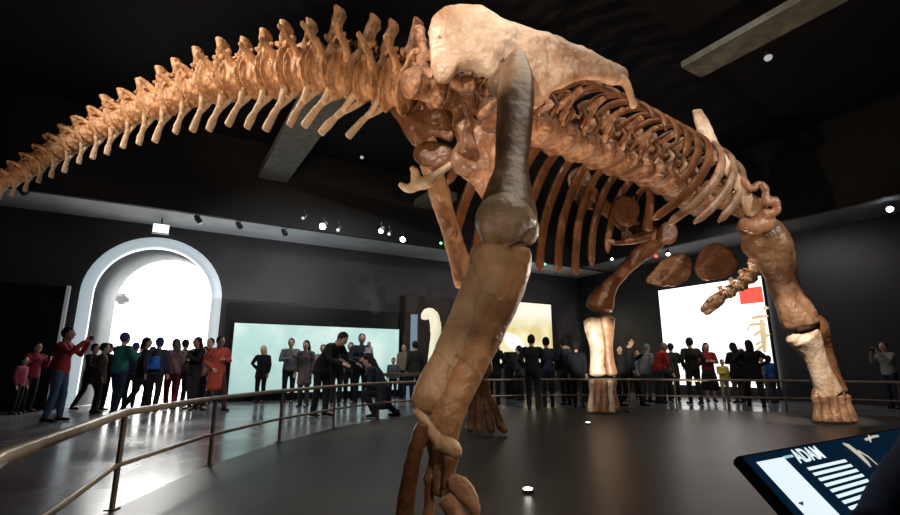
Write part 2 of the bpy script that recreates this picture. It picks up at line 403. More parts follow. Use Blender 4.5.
# ---- vertebra prototypes (x = along spine backwards, y lateral, z up, centrum height 1)
def proto_tail(seed, tall=1.0, wing=.8):
    rnd = random.Random(seed); bm = bmesh.new()
    pts = [V((x, 0, 0)) for x in (-.44, -.36, -.2, 0, .2, .36, .44)]
    tube(bm, pts, [(.48, .48), (.56, .57), (.38, .40), (.31, .34), (.38, .40), (.55, .57), (.47, .47)], 20, (0, 0, 1))
    tube(bm, [V((-.15, 0, .3)), V((-.12, 0, .62)), V((-.02, 0, .75))], [(.2, .24), (.16, .22), (.14, .2)], 10)
    h = .75+.52*tall
    tube(bm, [V((-.05, 0, .6)), V((.02, 0, .6+(h-.6)*.5)), V((.04, 0, h-.12)), V((.05, .0, h))], [(.15, .28), (.11, .22), (.15, .22), (.20, .26)], 10, (0, 1, 0))
    for s in (-1, 1):
        tube(bm, [V((0, .25*s, .2)), V((.06, .55*s, .2+.12)), V((.14, wing*s, .22+.16))], [(.15, .12), (.11, .08), (.09, .06)], 8)
        tube(bm, [V((-.15, .12*s, .62)), V((-.38, .15*s, .72)), V((-.62, .16*s, .78))], [.11, .08, .07], 8)
        tube(bm, [V((.05, .1*s, .62)), V((.28, .12*s, .72))], [.1, .07], 8)
    return fused(bm, 'tail_vertebra', .032, 2, .045, 3.2+rnd.random())
def proto_dorsal(seed):
    bm = bmesh.new()
    pts = [V((x, 0, 0)) for x in (-.5, -.4, -.2, 0, .2, .4, .5)]
    tube(bm, pts, [(.44, .44), (.53, .52), (.42, .4), (.38, .36), (.42, .4), (.52, .51), (.42, .42)], 20, (0, 0, 1))
    tube(bm, [V((0, 0, .3)), V((0, 0, .75)), V((.02, 0, 1.0))], [(.3, .3), (.24, .26), (.2, .25)], 10)
    tube(bm, [V((0, 0, .9)), V((.08, 0, 1.35)), V((.15, 0, 1.75)), V((.17, 0, 1.9))], [(.14, .24), (.10, .16), (.14, .2), (.2, .22)], 10, (0, 1, 0))
    for s in (-1, 1):
        tube(bm, [V((0, .2*s, .75)), V((.02, .6*s, .95)), V((.02, 1.0*s, 1.12))], [(.22, .12), (.15, .09), (.13, .1)], 8)
        tube(bm, [V((0, .3*s, .2)), V((0, .5*s, .6)), V((.02, .75*s, .98))], [(.06, .14), (.05, .11), (.05, .1)], 8)
        tube(bm, [V((-.1, .15*s, .85)), V((-.5, .2*s, .9))], [.13, .1], 8)
    return fused(bm, 'dorsal_vertebra', .035, 2, .05, 3.1+seed)
def proto_chev(seed):
    bm = bmesh.new()
    for s in (-1, 1):
        tube(bm, [V((0, .2*s, 0)), V((.14, .13*s, -.22)), V((.30, .02*s, -.45))], [.11, .10, .11], 8)
    tube(bm, [V((.27, 0, -.38)), V((.50, 0, -.72)), V((.66, 0, -1.02)), V((.76, 0, -1.25))], [(.08, .15), (.07, .13), (.07, .17), (.08, .16)], 8, (0, 1, 0))
    return fused(bm, 'chevron', .028, 2, .02, 3+seed)
TV = [proto_tail(i, tall=.9) for i in range(3)]; TVT = [proto_tail(i+5, tall=1.2, wing=1.1) for i in range(2)]
DV = [proto_dorsal(i*.7) for i in range(3)]
CH = [proto_chev(i*.6) for i in range(2)]
for me in TV+TVT: me.materials.append(M_TAIL)
for me in DV: me.materials.append(M_SPINE)
for me in CH: me.materials.append(M_PALE)  # pale tone stands for light reaching the chevrons from below
def place(name, me, pos, xdir, sx, sy, sz, roll=0):
    """instance; x axis of the mesh along xdir, z kept upwards"""
    x = xdir.normalized(); y = V((0, 0, 1)).cross(x).normalized(); z = x.cross(y)
    m3 = Matrix((x, y, z)).transposed() @ Matrix.Rotation(roll, 3, 'X')
    o = bpy.data.objects.new(name, me); COL.objects.link(o); o.parent = dino
    o.matrix_local = Matrix.Translation(pos-dino.location) @ m3.to_4x4() @ Matrix.Diagonal((sx, sy, sz, 1))
    return o
# ---- tail : pixel track -> 3-D curve gently swinging left at about 6 m
TX = [-30, -14, 0, 13, 26, 39, 52, 66, 80, 95, 110, 126, 143, 161, 180, 200, 220, 240, 261, 282, 304, 327, 350, 374, 399]
trk = [(-30, 196), (0, 183), (20, 174), (42, 160), (71, 143), (104, 125), (142, 108), (175, 96), (209, 84), (240, 79), (283, 74), (327, 70), (360, 79), (399, 87), (430, 92)]
def ty(x):
    for (x0, y0), (x1, y1) in zip(trk, trk[1:]):
        if x0 <= x <= x1: return y0+(y1-y0)*(x-x0)/(x1-x0)
    return trk[-1][1]
def tY(x): return 5.55+1.7*max(0, (425-x)/425)**1.4
def tH(x): # centrum height in px
    return max(12, 15+ (x/300)*29) if x < 300 else 44+min(1, (x-300)/100)*6
pos = [P(x, ty(x), tY(x)) for x in TX]
for i, x in enumerate(TX):
    p = pos[i]; nb = pos[max(i-1, 0)]-pos[min(i+1, len(TX)-1)]     # towards the tip
    L = (pos[min(i+1, len(TX)-1)]-pos[max(i-1, 0)]).length/(2 if 0 < i < len(TX)-1 else 1)
    h = px2m(tH(x), p)*(1+.05*math.sin(i*2.1))
    me = (TVT[i % 2] if x > 295 else TV[i % 3])
    wy = 1.0 if x > 200 else .9
    place('tail_vertebra', me, p, nb, L*.97, h*wy, h*(1.0 if x > 150 else .9), math.radians(random.uniform(-5, 5)))
    if x < 385:
        c = place('chevron_bone', CH[i % 2], p+V((0, 0, -h*.40))+nb.normalized()*(-L*.42), nb, h*.62, h*.8, h*(.78 if x > 120 else .72))
# ---- sacrum + back
for i, t in enumerate((-.75, -.3, .15, .6)):
    place('sacral_vertebra', DV[i % 3], D(t, .02, zc(t)), -aD, .46, .38, .42)
T = 1.1; k = 0
while T < 6.7:
    place('dorsal_vertebra', DV[k % 3], D(T, 0, zc(T)), -aD, .53, .66, .46)
    T += .55; k += 1
# ---- ribs
M_RIBP = bone('front_rib_bone', (.42, .28, .19), (.15, .075, .04))
def rib(t, side, ln, w=.075, m=None):
    z0 = zc(t)
    R0 = 1.18 if 2 < t < 5.5 else (1.18-.12*abs(t-2 if t < 2 else t-5.5))
    if side > 0: prof = [(.28, .42, 0), (.55, .60, .16), (.86, .54, .28), (1.13, .26, .22), (1.24, -.16, 0), (1.19, -.60, -.34), (1.0, -1.02, -.74), (.74, -1.36, -1.15)]
    else: prof = [(.28, .42, 0), (.55, .55, -.03), (.85, .46, -.10), (1.08, .16, -.24), (1.18, -.30, -.44), (1.18, -.85, -.72), (1.08, -1.42, -1.0), (.94, -1.98, -1.26)]
    pts = cr([(a*R0/1.18, b, c) for a, b, c in prof], 4)
    n = max(6, int(len(pts)*ln)); pts = pts[:n]
    P3 = [D(t+c, side*a, z0+b) for a, b, c in pts]
    rad = []
    for i in range(n):
        u = i/(n-1); f = .7+.35*math.sin(PI*min(1, u*1.1)) + (.45*u)
        rad.append((w*f*1.05, w*f*.5))
    bm = bmesh.new()
    # flat side faces outwards : width along the body axis
    n_ = len(P3); seg = 10; rings = []
    for i, p in enumerate(P3):
        tt = (P3[min(i+1, n_-1)]-P3[max(i-1, 0)]).normalized()
        sd = (aD-tt*aD.dot(tt)).normalized(); o = sd.cross(tt)
        k = .4 if i in (0, n_-1) else 1
        wob = 1+.14*noise.noise(p*4)
        rings.append([bm.verts.new(p+sd*(math.cos(2*PI*q/seg)*rad[i][0]*k*wob)+o*(math.sin(2*PI*q/seg)*rad[i][1]*k)) for q in range(seg)])
    for a, b in zip(rings, rings[1:]):
        for q in range(seg): bm.faces.new((a[q], a[(q+1) % seg], b[(q+1) % seg], b[q]))
    bm.faces.new(rings[0][::-1]); bm.faces.new(rings[-1])
    tube(bm, [P3[1], D(t-.02, side*.42, z0+.25), D(t, side*.24, z0+.1)], [w*.7, w*.55, w*.6], 8)
    obj('rib', bm, m or M_RIB, dino)
RT = [1.15, 1.65, 2.15, 2.65, 3.15, 3.65, 4.15, 4.65, 5.15, 5.65, 6.1]
RR = [1.0+.36*i for i in range(9)]+[4.3, 4.8, 5.3, 5.8]
for i, t in enumerate(RR):
    rib(t, 1, [.42, .45, .48, .5, .52, .56, .60, .66, .8, 1, 1, .95, .88][i], .066+.004*max(0, i-6), M_RIBP if i > 9 else M_RIB)
for i, t in enumerate(RT):
    rib(t, -1, [.7, .92, 1, 1, 1, 1, 1, 1, .95, .85, .75][i], .082)

# ---- generic pixel-traced bone with real depth
def limb(bm, pts, flat=.8, n=3, seg=16):
    q = cr([(a, b, c, d) for a, b, c, d in pts], n)
    P3 = [P(a, b, c) for a, b, c, d in q]; rr = []
    for p, (a, b, c, d) in zip(P3, q):
        r = px2m(max(d, .5), p); rr.append((r, r*flat))
    tube(bm, P3, rr, seg, (0, 1, 0))
def bonepart(name, builder, m, voxel=.02, amp=.012, ns=4, sm=2, parent=None, label=None):
    bm = bmesh.new(); builder(bm)
    return obj(name, fused(bm, name, voxel, sm, amp, ns), m, parent or dino, label=label)
def limbs(name, lists, m, voxel=.02, amp=.012, ns=4, flat=.8, label=None):
    def b(bm):
        for L in lists: limb(bm, L, flat)
    return bonepart(name, b, m, voxel, amp, ns, label=label)
def plate(bm, outl, th, ndir=None):
    """thick curved plate from an outline of (px,py,Y)"""
    m_ = len(outl)
    if m_ > 5:
        ext = [outl[-1]]+list(outl)+[outl[0], outl[1]]
        outl = cr(ext, 3)[3:-3]
        if (V(outl[0])-V(outl[-1])).length < .5: outl = outl[:-1]
    pts = [P(*o) for o in outl]
    c = sum(pts, V())/len(pts)
    nn = V()
    for i in range(len(pts)): nn += (pts[i]-c).cross(pts[(i+1) % len(pts)]-c)
    nn.normalize()
    f = [bm.verts.new(p+nn*th*.35) for p in pts]; g = [bm.verts.new(p-nn*th*.35) for p in pts]
    fi = [bm.verts.new(c+(p-c)*.72+nn*th) for p in pts]; gi = [bm.verts.new(c+(p-c)*.72-nn*th) for p in pts]
    N = len(pts)
    for i in range(N):
        j = (i+1) % N
        bm.faces.new((f[i], f[j], g[j], g[i])); bm.faces.new((f[i], f[j], fi[j], fi[i])); bm.faces.new((g[i], g[j], gi[j], gi[i]))
    bmesh.ops.triangulate(bm, faces=[bm.faces.new(fi)]); bmesh.ops.triangulate(bm, faces=[bm.faces.new(gi)])
def plates(name, outs, m, th=.05, voxel=.02, amp=.015, ns=4, label=None, extra=None):
    def b(bm):
        for o in outs: plate(bm, o, th)
        if extra: extra(bm)
    return bonepart(name, b, m, voxel, amp, ns, 7, label=label)
# ---- pelvis
def Q(L, y0, y1, x0, x1): return [(x, y, y0+(y1-y0)*(x-x0)/(x1-x0)) for x, y in L]
plates('ilium', [Q([(430, 32), (436, 16), (452, 5), (474, 5), (494, 14), (514, 22), (517, 34), (512, 50), (501, 62), (494, 80), (478, 74), (458, 71), (446, 84), (434, 78), (429, 56)], 5.05, 5.15, 430, 515),
                 Q([(506, 22), (530, 29), (560, 39), (590, 51), (612, 63), (628, 72), (624, 84), (600, 81), (575, 82), (552, 92), (538, 108), (524, 104), (506, 62)], 5.2, 6.0, 515, 628)],
       M_ILIUM, .085, .022, .03, 2.6, label='pale upper hip bone',
       extra=lambda bm: limb(bm, [(622, 78, 5.9, 5), (628, 88, 5.9, 3.5), (634, 107, 5.95, 3)], .8))
plates('ilium', [Q([(395, 96), (402, 60), (420, 40), (440, 42), (452, 60), (455, 90), (440, 110), (410, 108)], 6.5, 6.4, 395, 455),
                 Q([(440, 45), (470, 50), (520, 70), (545, 92), (530, 100), (480, 98), (445, 95)], 6.5, 7.2, 440, 545)], M_SPINE, .07, .03, .03, 2.6)
plates('ischium', [Q([(390, 110), (398, 101), (424, 96), (448, 100), (456, 120), (452, 141), (432, 136), (416, 147), (403, 131)], 5.9, 5.75, 390, 456)], M_DARK, .06, .02, .022, 4,
       extra=lambda bm: (limb(bm, [(432, 118, 5.7, 6), (440, 112, 5.65, 7), (446, 122, 5.7, 6)], .8),))
plates('pubis', [Q([(413, 150), (428, 141), (450, 146), (456, 160), (440, 168), (418, 164)], 6.0, 5.9, 413, 456)], M_DARK, .06, .02, .02, 4)
limbs('pubis', [[(400, 184, 6.0, 3), (408, 189, 6.0, 5), (416, 184, 6.0, 6), (415, 172, 6.0, 5), (411, 167, 6, 3)], [(414, 186, 6.0, 6), (428, 181, 5.95, 7), (440, 172, 5.9, 4), (454, 162, 5.9, 3)]], M_PALE, .018, .012, 5, label='pale hooked hip bone tip')
plates('sacrum', [Q([(450, 92), (466, 90), (474, 118), (498, 104), (505, 150), (503, 200), (490, 208), (474, 186), (458, 174), (450, 160), (456, 140), (450, 118)], 5.75, 5.9, 450, 505)], M_SPINE, .09, .02, .035, 5,
       extra=lambda bm: (limb(bm, [(459, 92, 5.6, 6), (463, 110, 5.6, 5), (464, 130, 5.6, 8), (468, 150, 5.65, 9)], .8), limb(bm, [(452, 80, 5.3, 10), (463, 84, 5.3, 9), (474, 84, 5.3, 9)], .9),
                         limb(bm, [(478, 118, 5.6, 3), (488, 108, 5.5, 4), (496, 100, 5.4, 4)], .9)))
# ---- near hind leg (the dinosaur's right)
limbs('femur', [[(519, 50, 4.95, 4), (517, 62, 4.9, 11), (516, 80, 4.8, 18), (515, 115, 4.62, 19), (513, 148, 4.45, 17.5), (511, 172, 4.3, 18), (509, 192, 4.2, 24), (508, 210, 4.1, 29), (508, 226, 4.03, 29), (512, 240, 4.0, 19)],
                [(494, 224, 3.92, 12), (492, 236, 3.92, 14), (496, 242, 3.95, 9)], [(526, 222, 4.05, 11), (526, 234, 4.02, 13), (522, 240, 4.02, 9)],
                [(519, 55, 4.95, 8), (503, 80, 5.02, 12), (492, 90, 5.1, 11)]],
      M_FEMUR, .022, .010, 2.6, .72, label='dark upright thigh bone')
M_COND = bone('condyle_bone', (.46, .36, .26), (.26, .18, .12), cracks=.2)  # paler copy of the femur: light on its knee end put into colour
limbs('thigh_condyle', [[(508, 205, 4.05, 22), (506, 216, 3.98, 30), (506, 228, 3.95, 30), (509, 238, 3.95, 20)], [(494, 222, 3.86, 14), (491, 232, 3.86, 14), (495, 240, 3.9, 9)], [(526, 220, 4.0, 11), (528, 232, 3.98, 11), (523, 239, 3.98, 8)]], M_COND, .02, .014, 3, .75, label='pale rounded knee end of the thigh bone')
limbs('tibia', [[(495, 250, 3.95, 22), (493, 262, 3.93, 25), (487, 285, 3.88, 24), (474, 315, 3.8, 23), (461, 340, 3.72, 22), (447, 366, 3.64, 20), (434, 390, 3.58, 20), (427, 404, 3.55, 18), (426, 411, 3.53, 12)]], M_SHINL, .018, .012, 3.5, .7)
limbs('fibula', [[(519, 250, 3.9, 11), (518, 262, 3.88, 14), (512, 285, 3.84, 14), (500, 315, 3.76, 13), (487, 340, 3.68, 14), (472, 366, 3.60, 15), (459, 390, 3.54, 16), (450, 415, 3.5, 15), (450, 436, 3.46, 11), (452, 446, 3.44, 7)],
                 [(500, 300, 3.74, 7), (478, 345, 3.64, 8), (455, 385, 3.55, 8), (440, 415, 3.5, 9), (445, 430, 3.47, 9)]], M_SHIN, .016, .012, 3.5, .75)
limbs('ankle_bone', [[(414, 411, 3.5, 4), (422, 417, 3.48, 5), (431, 430, 3.46, 6), (441, 442, 3.43, 7), (452, 448, 3.4, 9), (456, 456, 3.4, 6)]], M_PALE, .014, .012, 7, .8)
FY = 3.46
def zfloor(px, Y, r):      # pixel row where the floor lies at that depth
    ang = math.atan2(CAMZ-.012-r, Y)+PITCH; return 257.5+F*math.tan(ang)
fb = zfloor(404, FY, .03)
limbs('metatarsal', [[(424, 424, FY, 8), (419, 440, FY, 9), (413, 462, FY, 8), (408, 486, FY, 9), (405, 508, FY-.02, 10), (404, fb, FY-.05, 9)]], M_DARK, .013, .01, 6)
limbs('metatarsal', [[(431, 440, FY+.1, 7), (433, 455, FY+.1, 5), (431, 470, FY+.1, 6), (429, 480, FY+.1, 7)], [(431, 480, FY+.08, 6), (430, 500, FY+.05, 6), (428, fb-3, FY+.02, 7)]], M_FOOT, .013, .012, 6)
limbs('metatarsal', [[(438, 446, FY+.04, 7), (441, 462, FY+.04, 6), (440, 480, FY+.02, 7), (438, 496, FY, 8)]], M_FOOT, .013, .012, 6)
limbs('metatarsal', [[(452, 456, FY-.05, 8), (450, 470, FY-.05, 6), (450, 482, FY-.06, 8), (453, 492, FY-.08, 9)]], M_FOOT, .013, .012, 6)
limbs('toe_claw', [[(449, 484, FY-.1, 9), (460, 486, FY-.12, 11), (468, 496, FY-.14, 10), (474, 508, FY-.16, 7), (477, 520, FY-.18, 3)]], M_CLAW, .012, .01, 8, .6)
limbs('toe_claw', [[(446, 498, FY-.1, 10), (452, 508, FY-.14, 10), (460, 520, FY-.18, 8), (466, 529, FY-.22, 4)]], M_CLAW, .012, .012, 8, .7)
# ---- far hind leg
limbs('femur', [[(424, 130, 6.75, 11), (430, 160, 6.8, 11), (437, 185, 6.9, 11), (446, 215, 7.0, 10), (455, 245, 7.1, 10), (463, 270, 7.2, 12), (466, 286, 7.25, 12)]], M_LEG, .03, .02, 3.5)
limbs('tibia', [[(470, 293, 7.3, 12), (473, 315, 7.4, 9), (477, 345, 7.55, 8), (480, 370, 7.7, 10), (481, 378, 7.72, 8)]], M_LEG, .03, .015, 3.5)
limbs('fibula', [[(476, 292, 7.2, 5), (481, 315, 7.3, 4), (486, 345, 7.45, 4), (488, 372, 7.6, 5)]], M_LEG, .025, .01, 3.5)
fz = zfloor(0, 7.75, .06)
for dx, e, cl in ((-12, -14, 0), (-5, -5, 1), (2, 6, 1), (8, 17, 1)):
    limbs('metatarsal', [[(482+dx*.5, 381, 7.75, 4.5), (482+dx*.8, 395, 7.75, 3.4), (483+e*.8, 412, 7.75, 4.2), (484+e, fz-3, 7.72, 4.5), (486+e*1.15, fz, 7.65, 3.5)]], M_FOOT, .022, .012, 6)
# ---- shoulder girdle, right side
limbs('scapula', [[(697, 110, 8.1, 5), (701, 122, 8.1, 7.5), (710, 142, 8.15, 8), (724, 163, 8.2, 7), (735, 178, 8.3, 7), (745, 195, 8.4, 8), (757, 212, 8.5, 13), (765, 222, 8.6, 12)]], M_PALE, .02, .015, 4, .45, label='long pale shoulder blade')
limbs('coracoid', [[(742, 178, 8.3, 4), (752, 190, 8.25, 3), (758, 184, 8.25, 4), (766, 190, 8.25, 4), (765, 202, 8.25, 4), (775, 201, 8.25, 5), (776, 211, 8.25, 4), (764, 215, 8.3, 6)], [(740, 222, 8.4, 5), (752, 226, 8.35, 8), (768, 222, 8.4, 9), (760, 212, 8.4, 8)]], M_SPINE, .018, .014, 5, .7)
limbs('humerus', [[(752, 226, 8.75, 14), (760, 234, 8.75, 22), (770, 248, 8.75, 22), (777, 264, 8.76, 18), (783, 282, 8.78, 15), (790, 300, 8.8, 15), (797, 314, 8.8, 18), (802, 325, 8.8, 18)], [(742, 222, 8.7, 8), (755, 235, 8.7, 12)]], M_HUM, .025, .025, 3.5, .8)
limbs('radius', [[(803, 336, 8.85, 16), (810, 345, 8.87, 13), (816, 360, 8.9, 10), (823, 378, 8.95, 11), (829, 393, 9.0, 13)], [(792, 336, 8.85, 8), (802, 344, 8.87, 9), (811, 354, 8.9, 8)]], M_PALE, .02, .012, 4)
limbs('ulna', [[(806, 327, 8.98, 14), (812, 331, 9.02, 17), (822, 344, 9.08, 9), (828, 360, 9.12, 7), (834, 378, 9.15, 7), (840, 392, 9.12, 8)]], M_DARK, .02, .015, 4)  # dark ulna carries the forearm's shaded right side in its colour
limbs('wrist_bone', [[(814, 393, 9.05, 6), (826, 396, 9.0, 7), (842, 396, 9.05, 7)]], M_DARK, .02, .012, 5)
gz = zfloor(0, 9.05, .05)
for x0, x1, y_ in ((817, 818, 9.0), (824, 827, 8.9), (832, 836, 8.87), (839, 845, 8.92), (845, 852, 9.02)):
    limbs('metacarpal', [[(x0, 396, y_, 5.5), (x0*.6+x1*.4, 405, y_, 4), (x1, 416, y_, 5), (x1+1, zfloor(0, y_, .06), y_, 6)]], M_HUM, .018, .01, 6)
# ---- shoulder girdle, left side
plates('scapula', [Q([(612, 208), (620, 196), (634, 198), (640, 212), (632, 226), (618, 224)], 9.9, 9.8, 612, 640)], M_RIB, .05, .025, .015, 4)
limbs('clavicle', [[(646, 178, 9.4, 4), (650, 195, 9.45, 4), (649, 212, 9.5, 4.5), (647, 230, 9.6, 5)]], M_RIB, .02, .012, 5)
limbs('clavicle', [[(606, 240, 9.7, 3), (618, 243, 9.7, 3), (634, 240, 9.7, 4), (648, 236, 9.7, 4)]], M_RIB, .02, .012, 5)
plates('scapula', [Q([(567, 180), (574, 168), (588, 169), (594, 188), (612, 204), (640, 222), (652, 236), (640, 244), (618, 228), (598, 212), (578, 206)], 9.9, 10.6, 567, 652)], M_DARK, .045, .025, .015, 4)
limbs('humerus', [[(658, 232, 10.7, 13), (650, 244, 10.75, 11), (636, 258, 10.8, 7.5), (622, 272, 10.82, 6.5), (610, 287, 10.84, 8), (602, 299, 10.85, 13), (599, 309, 10.85, 13)]], M_RIB, .028, .02, 3.5)
limbs('radius', [[(592, 320, 10.8, 9), (594, 330, 10.8, 9), (597, 348, 10.82, 7.5), (597, 364, 10.84, 7), (598, 374, 10.85, 8.5)]], M_PALE, .022, .012, 4)
limbs('ulna', [[(606, 318, 10.9, 9), (607, 330, 10.9, 7), (608, 348, 10.92, 5), (610, 364, 10.94, 5), (612, 374, 10.95, 6)]], M_LEG, .022, .012, 4)
for x0, x1, y_ in ((592, 591, 10.85), (598, 598, 10.75), (604, 605, 10.74), (610, 612, 10.83), (613, 616, 10.98)):
    limbs('metacarpal', [[(x0, 381, y_, 4), (x0, 392, y_, 2.8), (x1, 403, y_, 3.2), (x1, zfloor(0, y_, .05), y_, 4)]], M_PALE if x0 in (592, 610) else M_FOOT, .02, .01, 6)
# ---- sternal plates
plates('sternal_plate', [Q([(646, 283), (655, 268), (667, 257), (684, 253), (692, 262), (690, 277), (674, 286)], 9.6, 9.5, 646, 692)], M_DARK, .05, .025, .02, 4)
plates('sternal_plate', [Q([(694, 268), (699, 253), (711, 243), (724, 244), (738, 262), (735, 272), (714, 280), (700, 279)], 9.4, 9.3, 694, 738)], M_DARK, .05, .025, .02, 4)
plates('coracoid', [Q([(655, 240), (658, 228), (668, 221), (677, 226), (678, 236), (670, 245)], 10.0, 9.9, 655, 678)], M_DARK, .05, .025, .02, 4)
# ---- neck and skull
nk = cr([(712, 196, 10.2), (735, 205, 10.7), (756, 222, 11.2), (768, 240, 11.7), (764, 256, 12.2), (757, 270, 12.7), (746, 282, 13.2), (733, 291, 13.6), (719, 300, 14.0)], 3)
nkp = [P(*q) for q in nk]
dist = [0]
for a, b in zip(nkp, nkp[1:]): dist.append(dist[-1]+(b-a).length)
NN = 14
def along(d):
    for i in range(len(nkp)-1):
        if dist[i+1] >= d: return nkp[i].lerp(nkp[i+1], (d-dist[i])/max(1e-6, dist[i+1]-dist[i]))
    return nkp[-1]
for i in range(NN):
    d = dist[-1]*(i+.5)/NN; p = along(d); q = along(min(dist[-1], d+.05)); q0 = along(max(0, d-.05))
    s = .50-.20*i/NN
    o = place('neck_vertebra', TV[i % 3], p, q0-q, dist[-1]/NN*1.05, s*.9, s*.85, random.uniform(-.1, .1))
def skull(bm):
    limb(bm, [(720, 299, 14.0, 6), (714, 302, 14.0, 7), (709, 306, 14.0, 5.5), (704, 309, 14.0, 4), (701, 310, 14.0, 2.5)], .7)
    limb(bm, [(718, 305, 14.0, 2.5), (711, 311, 13.95, 2), (705, 314, 13.95, 1.6)], .9)
    limb(bm, [(712, 298, 13.9, 2.5), (708, 301, 13.9, 2)], .9)
bonepart('skull', skull, M_LEG, .022, .02, 8)

# ================================================================== PEOPLE
CL = {}
def cloth(c):
    c = tuple(round(x, 3) for x in c)
    if c not in CL: CL[c] = mat('cloth_%d' % len(CL), c, tuple(x*.7 for x in c), rough=.85, scale=18, bump=.15, bscale=90, spec=.3)
    return CL[c]
M_SKIN = mat('skin', (.62, .38, .28), (.52, .30, .21), rough=.55, scale=10)
M_SKIN2 = mat('skin_brown', (.30, .17, .11), (.24, .13, .08), rough=.55, scale=10)
M_EYE = mat('eye_dark', (.02, .015, .012), rough=.2)
M_LIP = mat('lips', (.42, .16, .13), rough=.5)
BLACK = (.012, .012, .014); NAVY = (.015, .025, .06); JEAN = (.10, .17, .28); GREY = (.18, .18, .19); RED = (.50, .03, .03)
ARMS = {
 'down': [(.235, -.02, 1.14), (.245, .07, .90)], 'camera': [(.22, .20, 1.24), (.07, .36, 1.50)],
 'pocket': [(.29, -.08, 1.16), (.20, .09, .99)], 'hip': [(.36, -.06, 1.20), (.17, .03, 1.05)],
 'fold': [(.25, .06, 1.16), (.0, .22, 1.19)], 'phone': [(.23, .14, 1.17), (.12, .34, 1.32)],
 'out': [(.27, .25, 1.30), (.22, .50, 1.42)], 'carry': [(.26, .10, 1.15), (.05, .30, 1.12)],
}
LEGS = {'stand': ((0, .02, 0), (0, .02, 0)), 'walk': ((.10, .17, .26), (-.02, -.06, -.26)), 'ease': ((.0, .06, .08), (0, 0, -.06))}
SPOTS = []; BLOCK = []
for x0_, x1_, Y_ in ((374, 428, 12.6), (533, 590, 14.2)):
    for k in range(6): q_ = P(x0_+(x1_-x0_)*k/5, 372, Y_+.1); BLOCK.append(V((q_.x, q_.y)))
for q_ in (P(430, 380, 16.2), P(512, 352, 16), P(414, 330, 15.6)): BLOCK.append(V((q_.x, q_.y)))
def person(name, px, head, H, label, group=None, face=0, arms=('down', 'down'), legs='stand', top=BLACK, bottom=BLACK, hair=(.02, .014, .01), hairlen=0,
           coat=0, skin=None, lean=0, width=1.04, foot=None, Y=None, bag=None, hat=None, shoe=(.015, .013, .012), bend=0, loc=None, jo=None, cat='person', extra=None, skirt=False, crouch=0, hold=None, turn=0):
    """face: degrees, 0 = looking away from the camera (+Y), 90 = to the left of the picture, -90 = to the right, 180 = at the camera"""
    if loc is None:
        if Y is None:
            d1 = ray(px, head); d2 = ray(px, foot); Y = H/(d1.z/d1.y-d2.z/d2.y)
        x = ray(px, head+30).x/ray(px, head+30).y*Y
        loc = V((x, Y, 0))
    if group and not crouch and Y is not None or group and not crouch:
        base0 = loc.copy(); ok = None
        def free(q):
            rel = V((q.x, q.y, 0))-C0; s_, t_ = rel.dot(uA), rel.dot(uB)
            if t_ < (1.05 if (17.0 < s_ or 5.5 < s_ < 8.3) else .75) or s_ < .8: return False
            if min((V((q.x, q.y))-V((a.x, a.y))).length for a in RAIL) < .42: return False
            if any((V((q.x, q.y))-b_).length < .62 for b_ in BLOCK): return False
            return all((V((q.x, q.y))-V((b_.x, b_.y))).length > .56 for b_ in SPOTS)
        if label.startswith('small child'): ok = 1
        else:
            for k in range(0, 90):
                for sg in (1, -1):
                    f_ = 1+sg*k*.006
                    if free(base0*f_): ok = f_; break
                if ok: break
            ok = ok or 1
            SPOTS.append(base0*ok)
        loc = V((base0.x*ok, base0.y*ok, 0)); H = H*max(.93, min(1.07, ok))
    if False:
        for _ in range(60):
            rel = V((loc.x, loc.y, 0))-C0; s_, t_ = rel.dot(uA), rel.dot(uB)
            if t_ > (1.0 if (17.2 < s_ or 6 < s_ < 8) else .72) and s_ > .75: break
            loc = V((loc.x*.993, loc.y*.993, loc.z)); H *= .996
    root = empty(name, loc, label, cat, group, math.radians(face))
    s = H/1.75; skin = skin or M_SKIN
    tgt = Matrix.Rotation(math.radians(-bend), 3, 'X')
    piv = V((0, 0, .97))
    drop = V((0, 0, -crouch))
    def U(p):  # upper body bend about the hips
        p = V(p); return (tgt @ (p-piv) + piv + drop)*s
    def Lw(p): return V(p)*s
    w = width
    sh = [U((sx*.185*w, 0, 1.41)) for sx in (-1, 1)]
    el, wr = [], []
    for i, sx in enumerate((-1, 1)):
        a = ARMS[arms[i]]
        el.append(U((sx*a[0][0]*w, a[0][1], a[0][2]))); wr.append(U((sx*a[1][0], a[1][1], a[1][2])))
    if jo:
        for kk, vv in jo.items(): (el if kk[0] == 'e' else wr if kk[0] == 'w' else sh)[int(kk[1])] = Matrix.Rotation(-math.radians(face), 3, 'Z') @ (V(vv)-V(loc))
    lg = LEGS[legs]
    hipj, kne, ank, toe = [], [], [], []
    for i, sx in enumerate((-1, 1)):
        k0, k1, a0 = lg[i]
        hipj.append((V((sx*.09*w, 0, .93))+drop)*s)
        if crouch > .25:
            kne.append(Lw((sx*.14, .34-.1*i, .93-crouch-.02 if i else .48))); ank.append(Lw((sx*.12, .12 if not i else -.25, .09)))
        else:
            kne.append(Lw((sx*.10*w, k1, .50))); ank.append(Lw((sx*.095*w, a0-.02, .09+(.03 if a0 < -.1 else 0))))
        toe.append(ank[-1]+Lw((sx*.02, .17, -.055)))
    hc = U((0, .03, 1.635)); 
    # ---- body: one surface
    bm = bmesh.new()
    tube(bm, [U((0, 0, .90)), U((0, 0, 1.0)), U((0, 0, 1.12)), U((0, .005, 1.28)), U((0, 0, 1.40)), U((0, 0, 1.46))], [(r1*s*w, r2*s) for r1, r2 in ((.13, .10), (.155, .115), (.13, .10), (.155, .115), (.15, .10), (.07, .06))], 14, (0, 1, 0))
    tube(bm, [U((0, 0, 1.42)), U((0, .01, 1.50)), U((0, .02, 1.58))], [.062*s, .052*s, .052*s], 10)
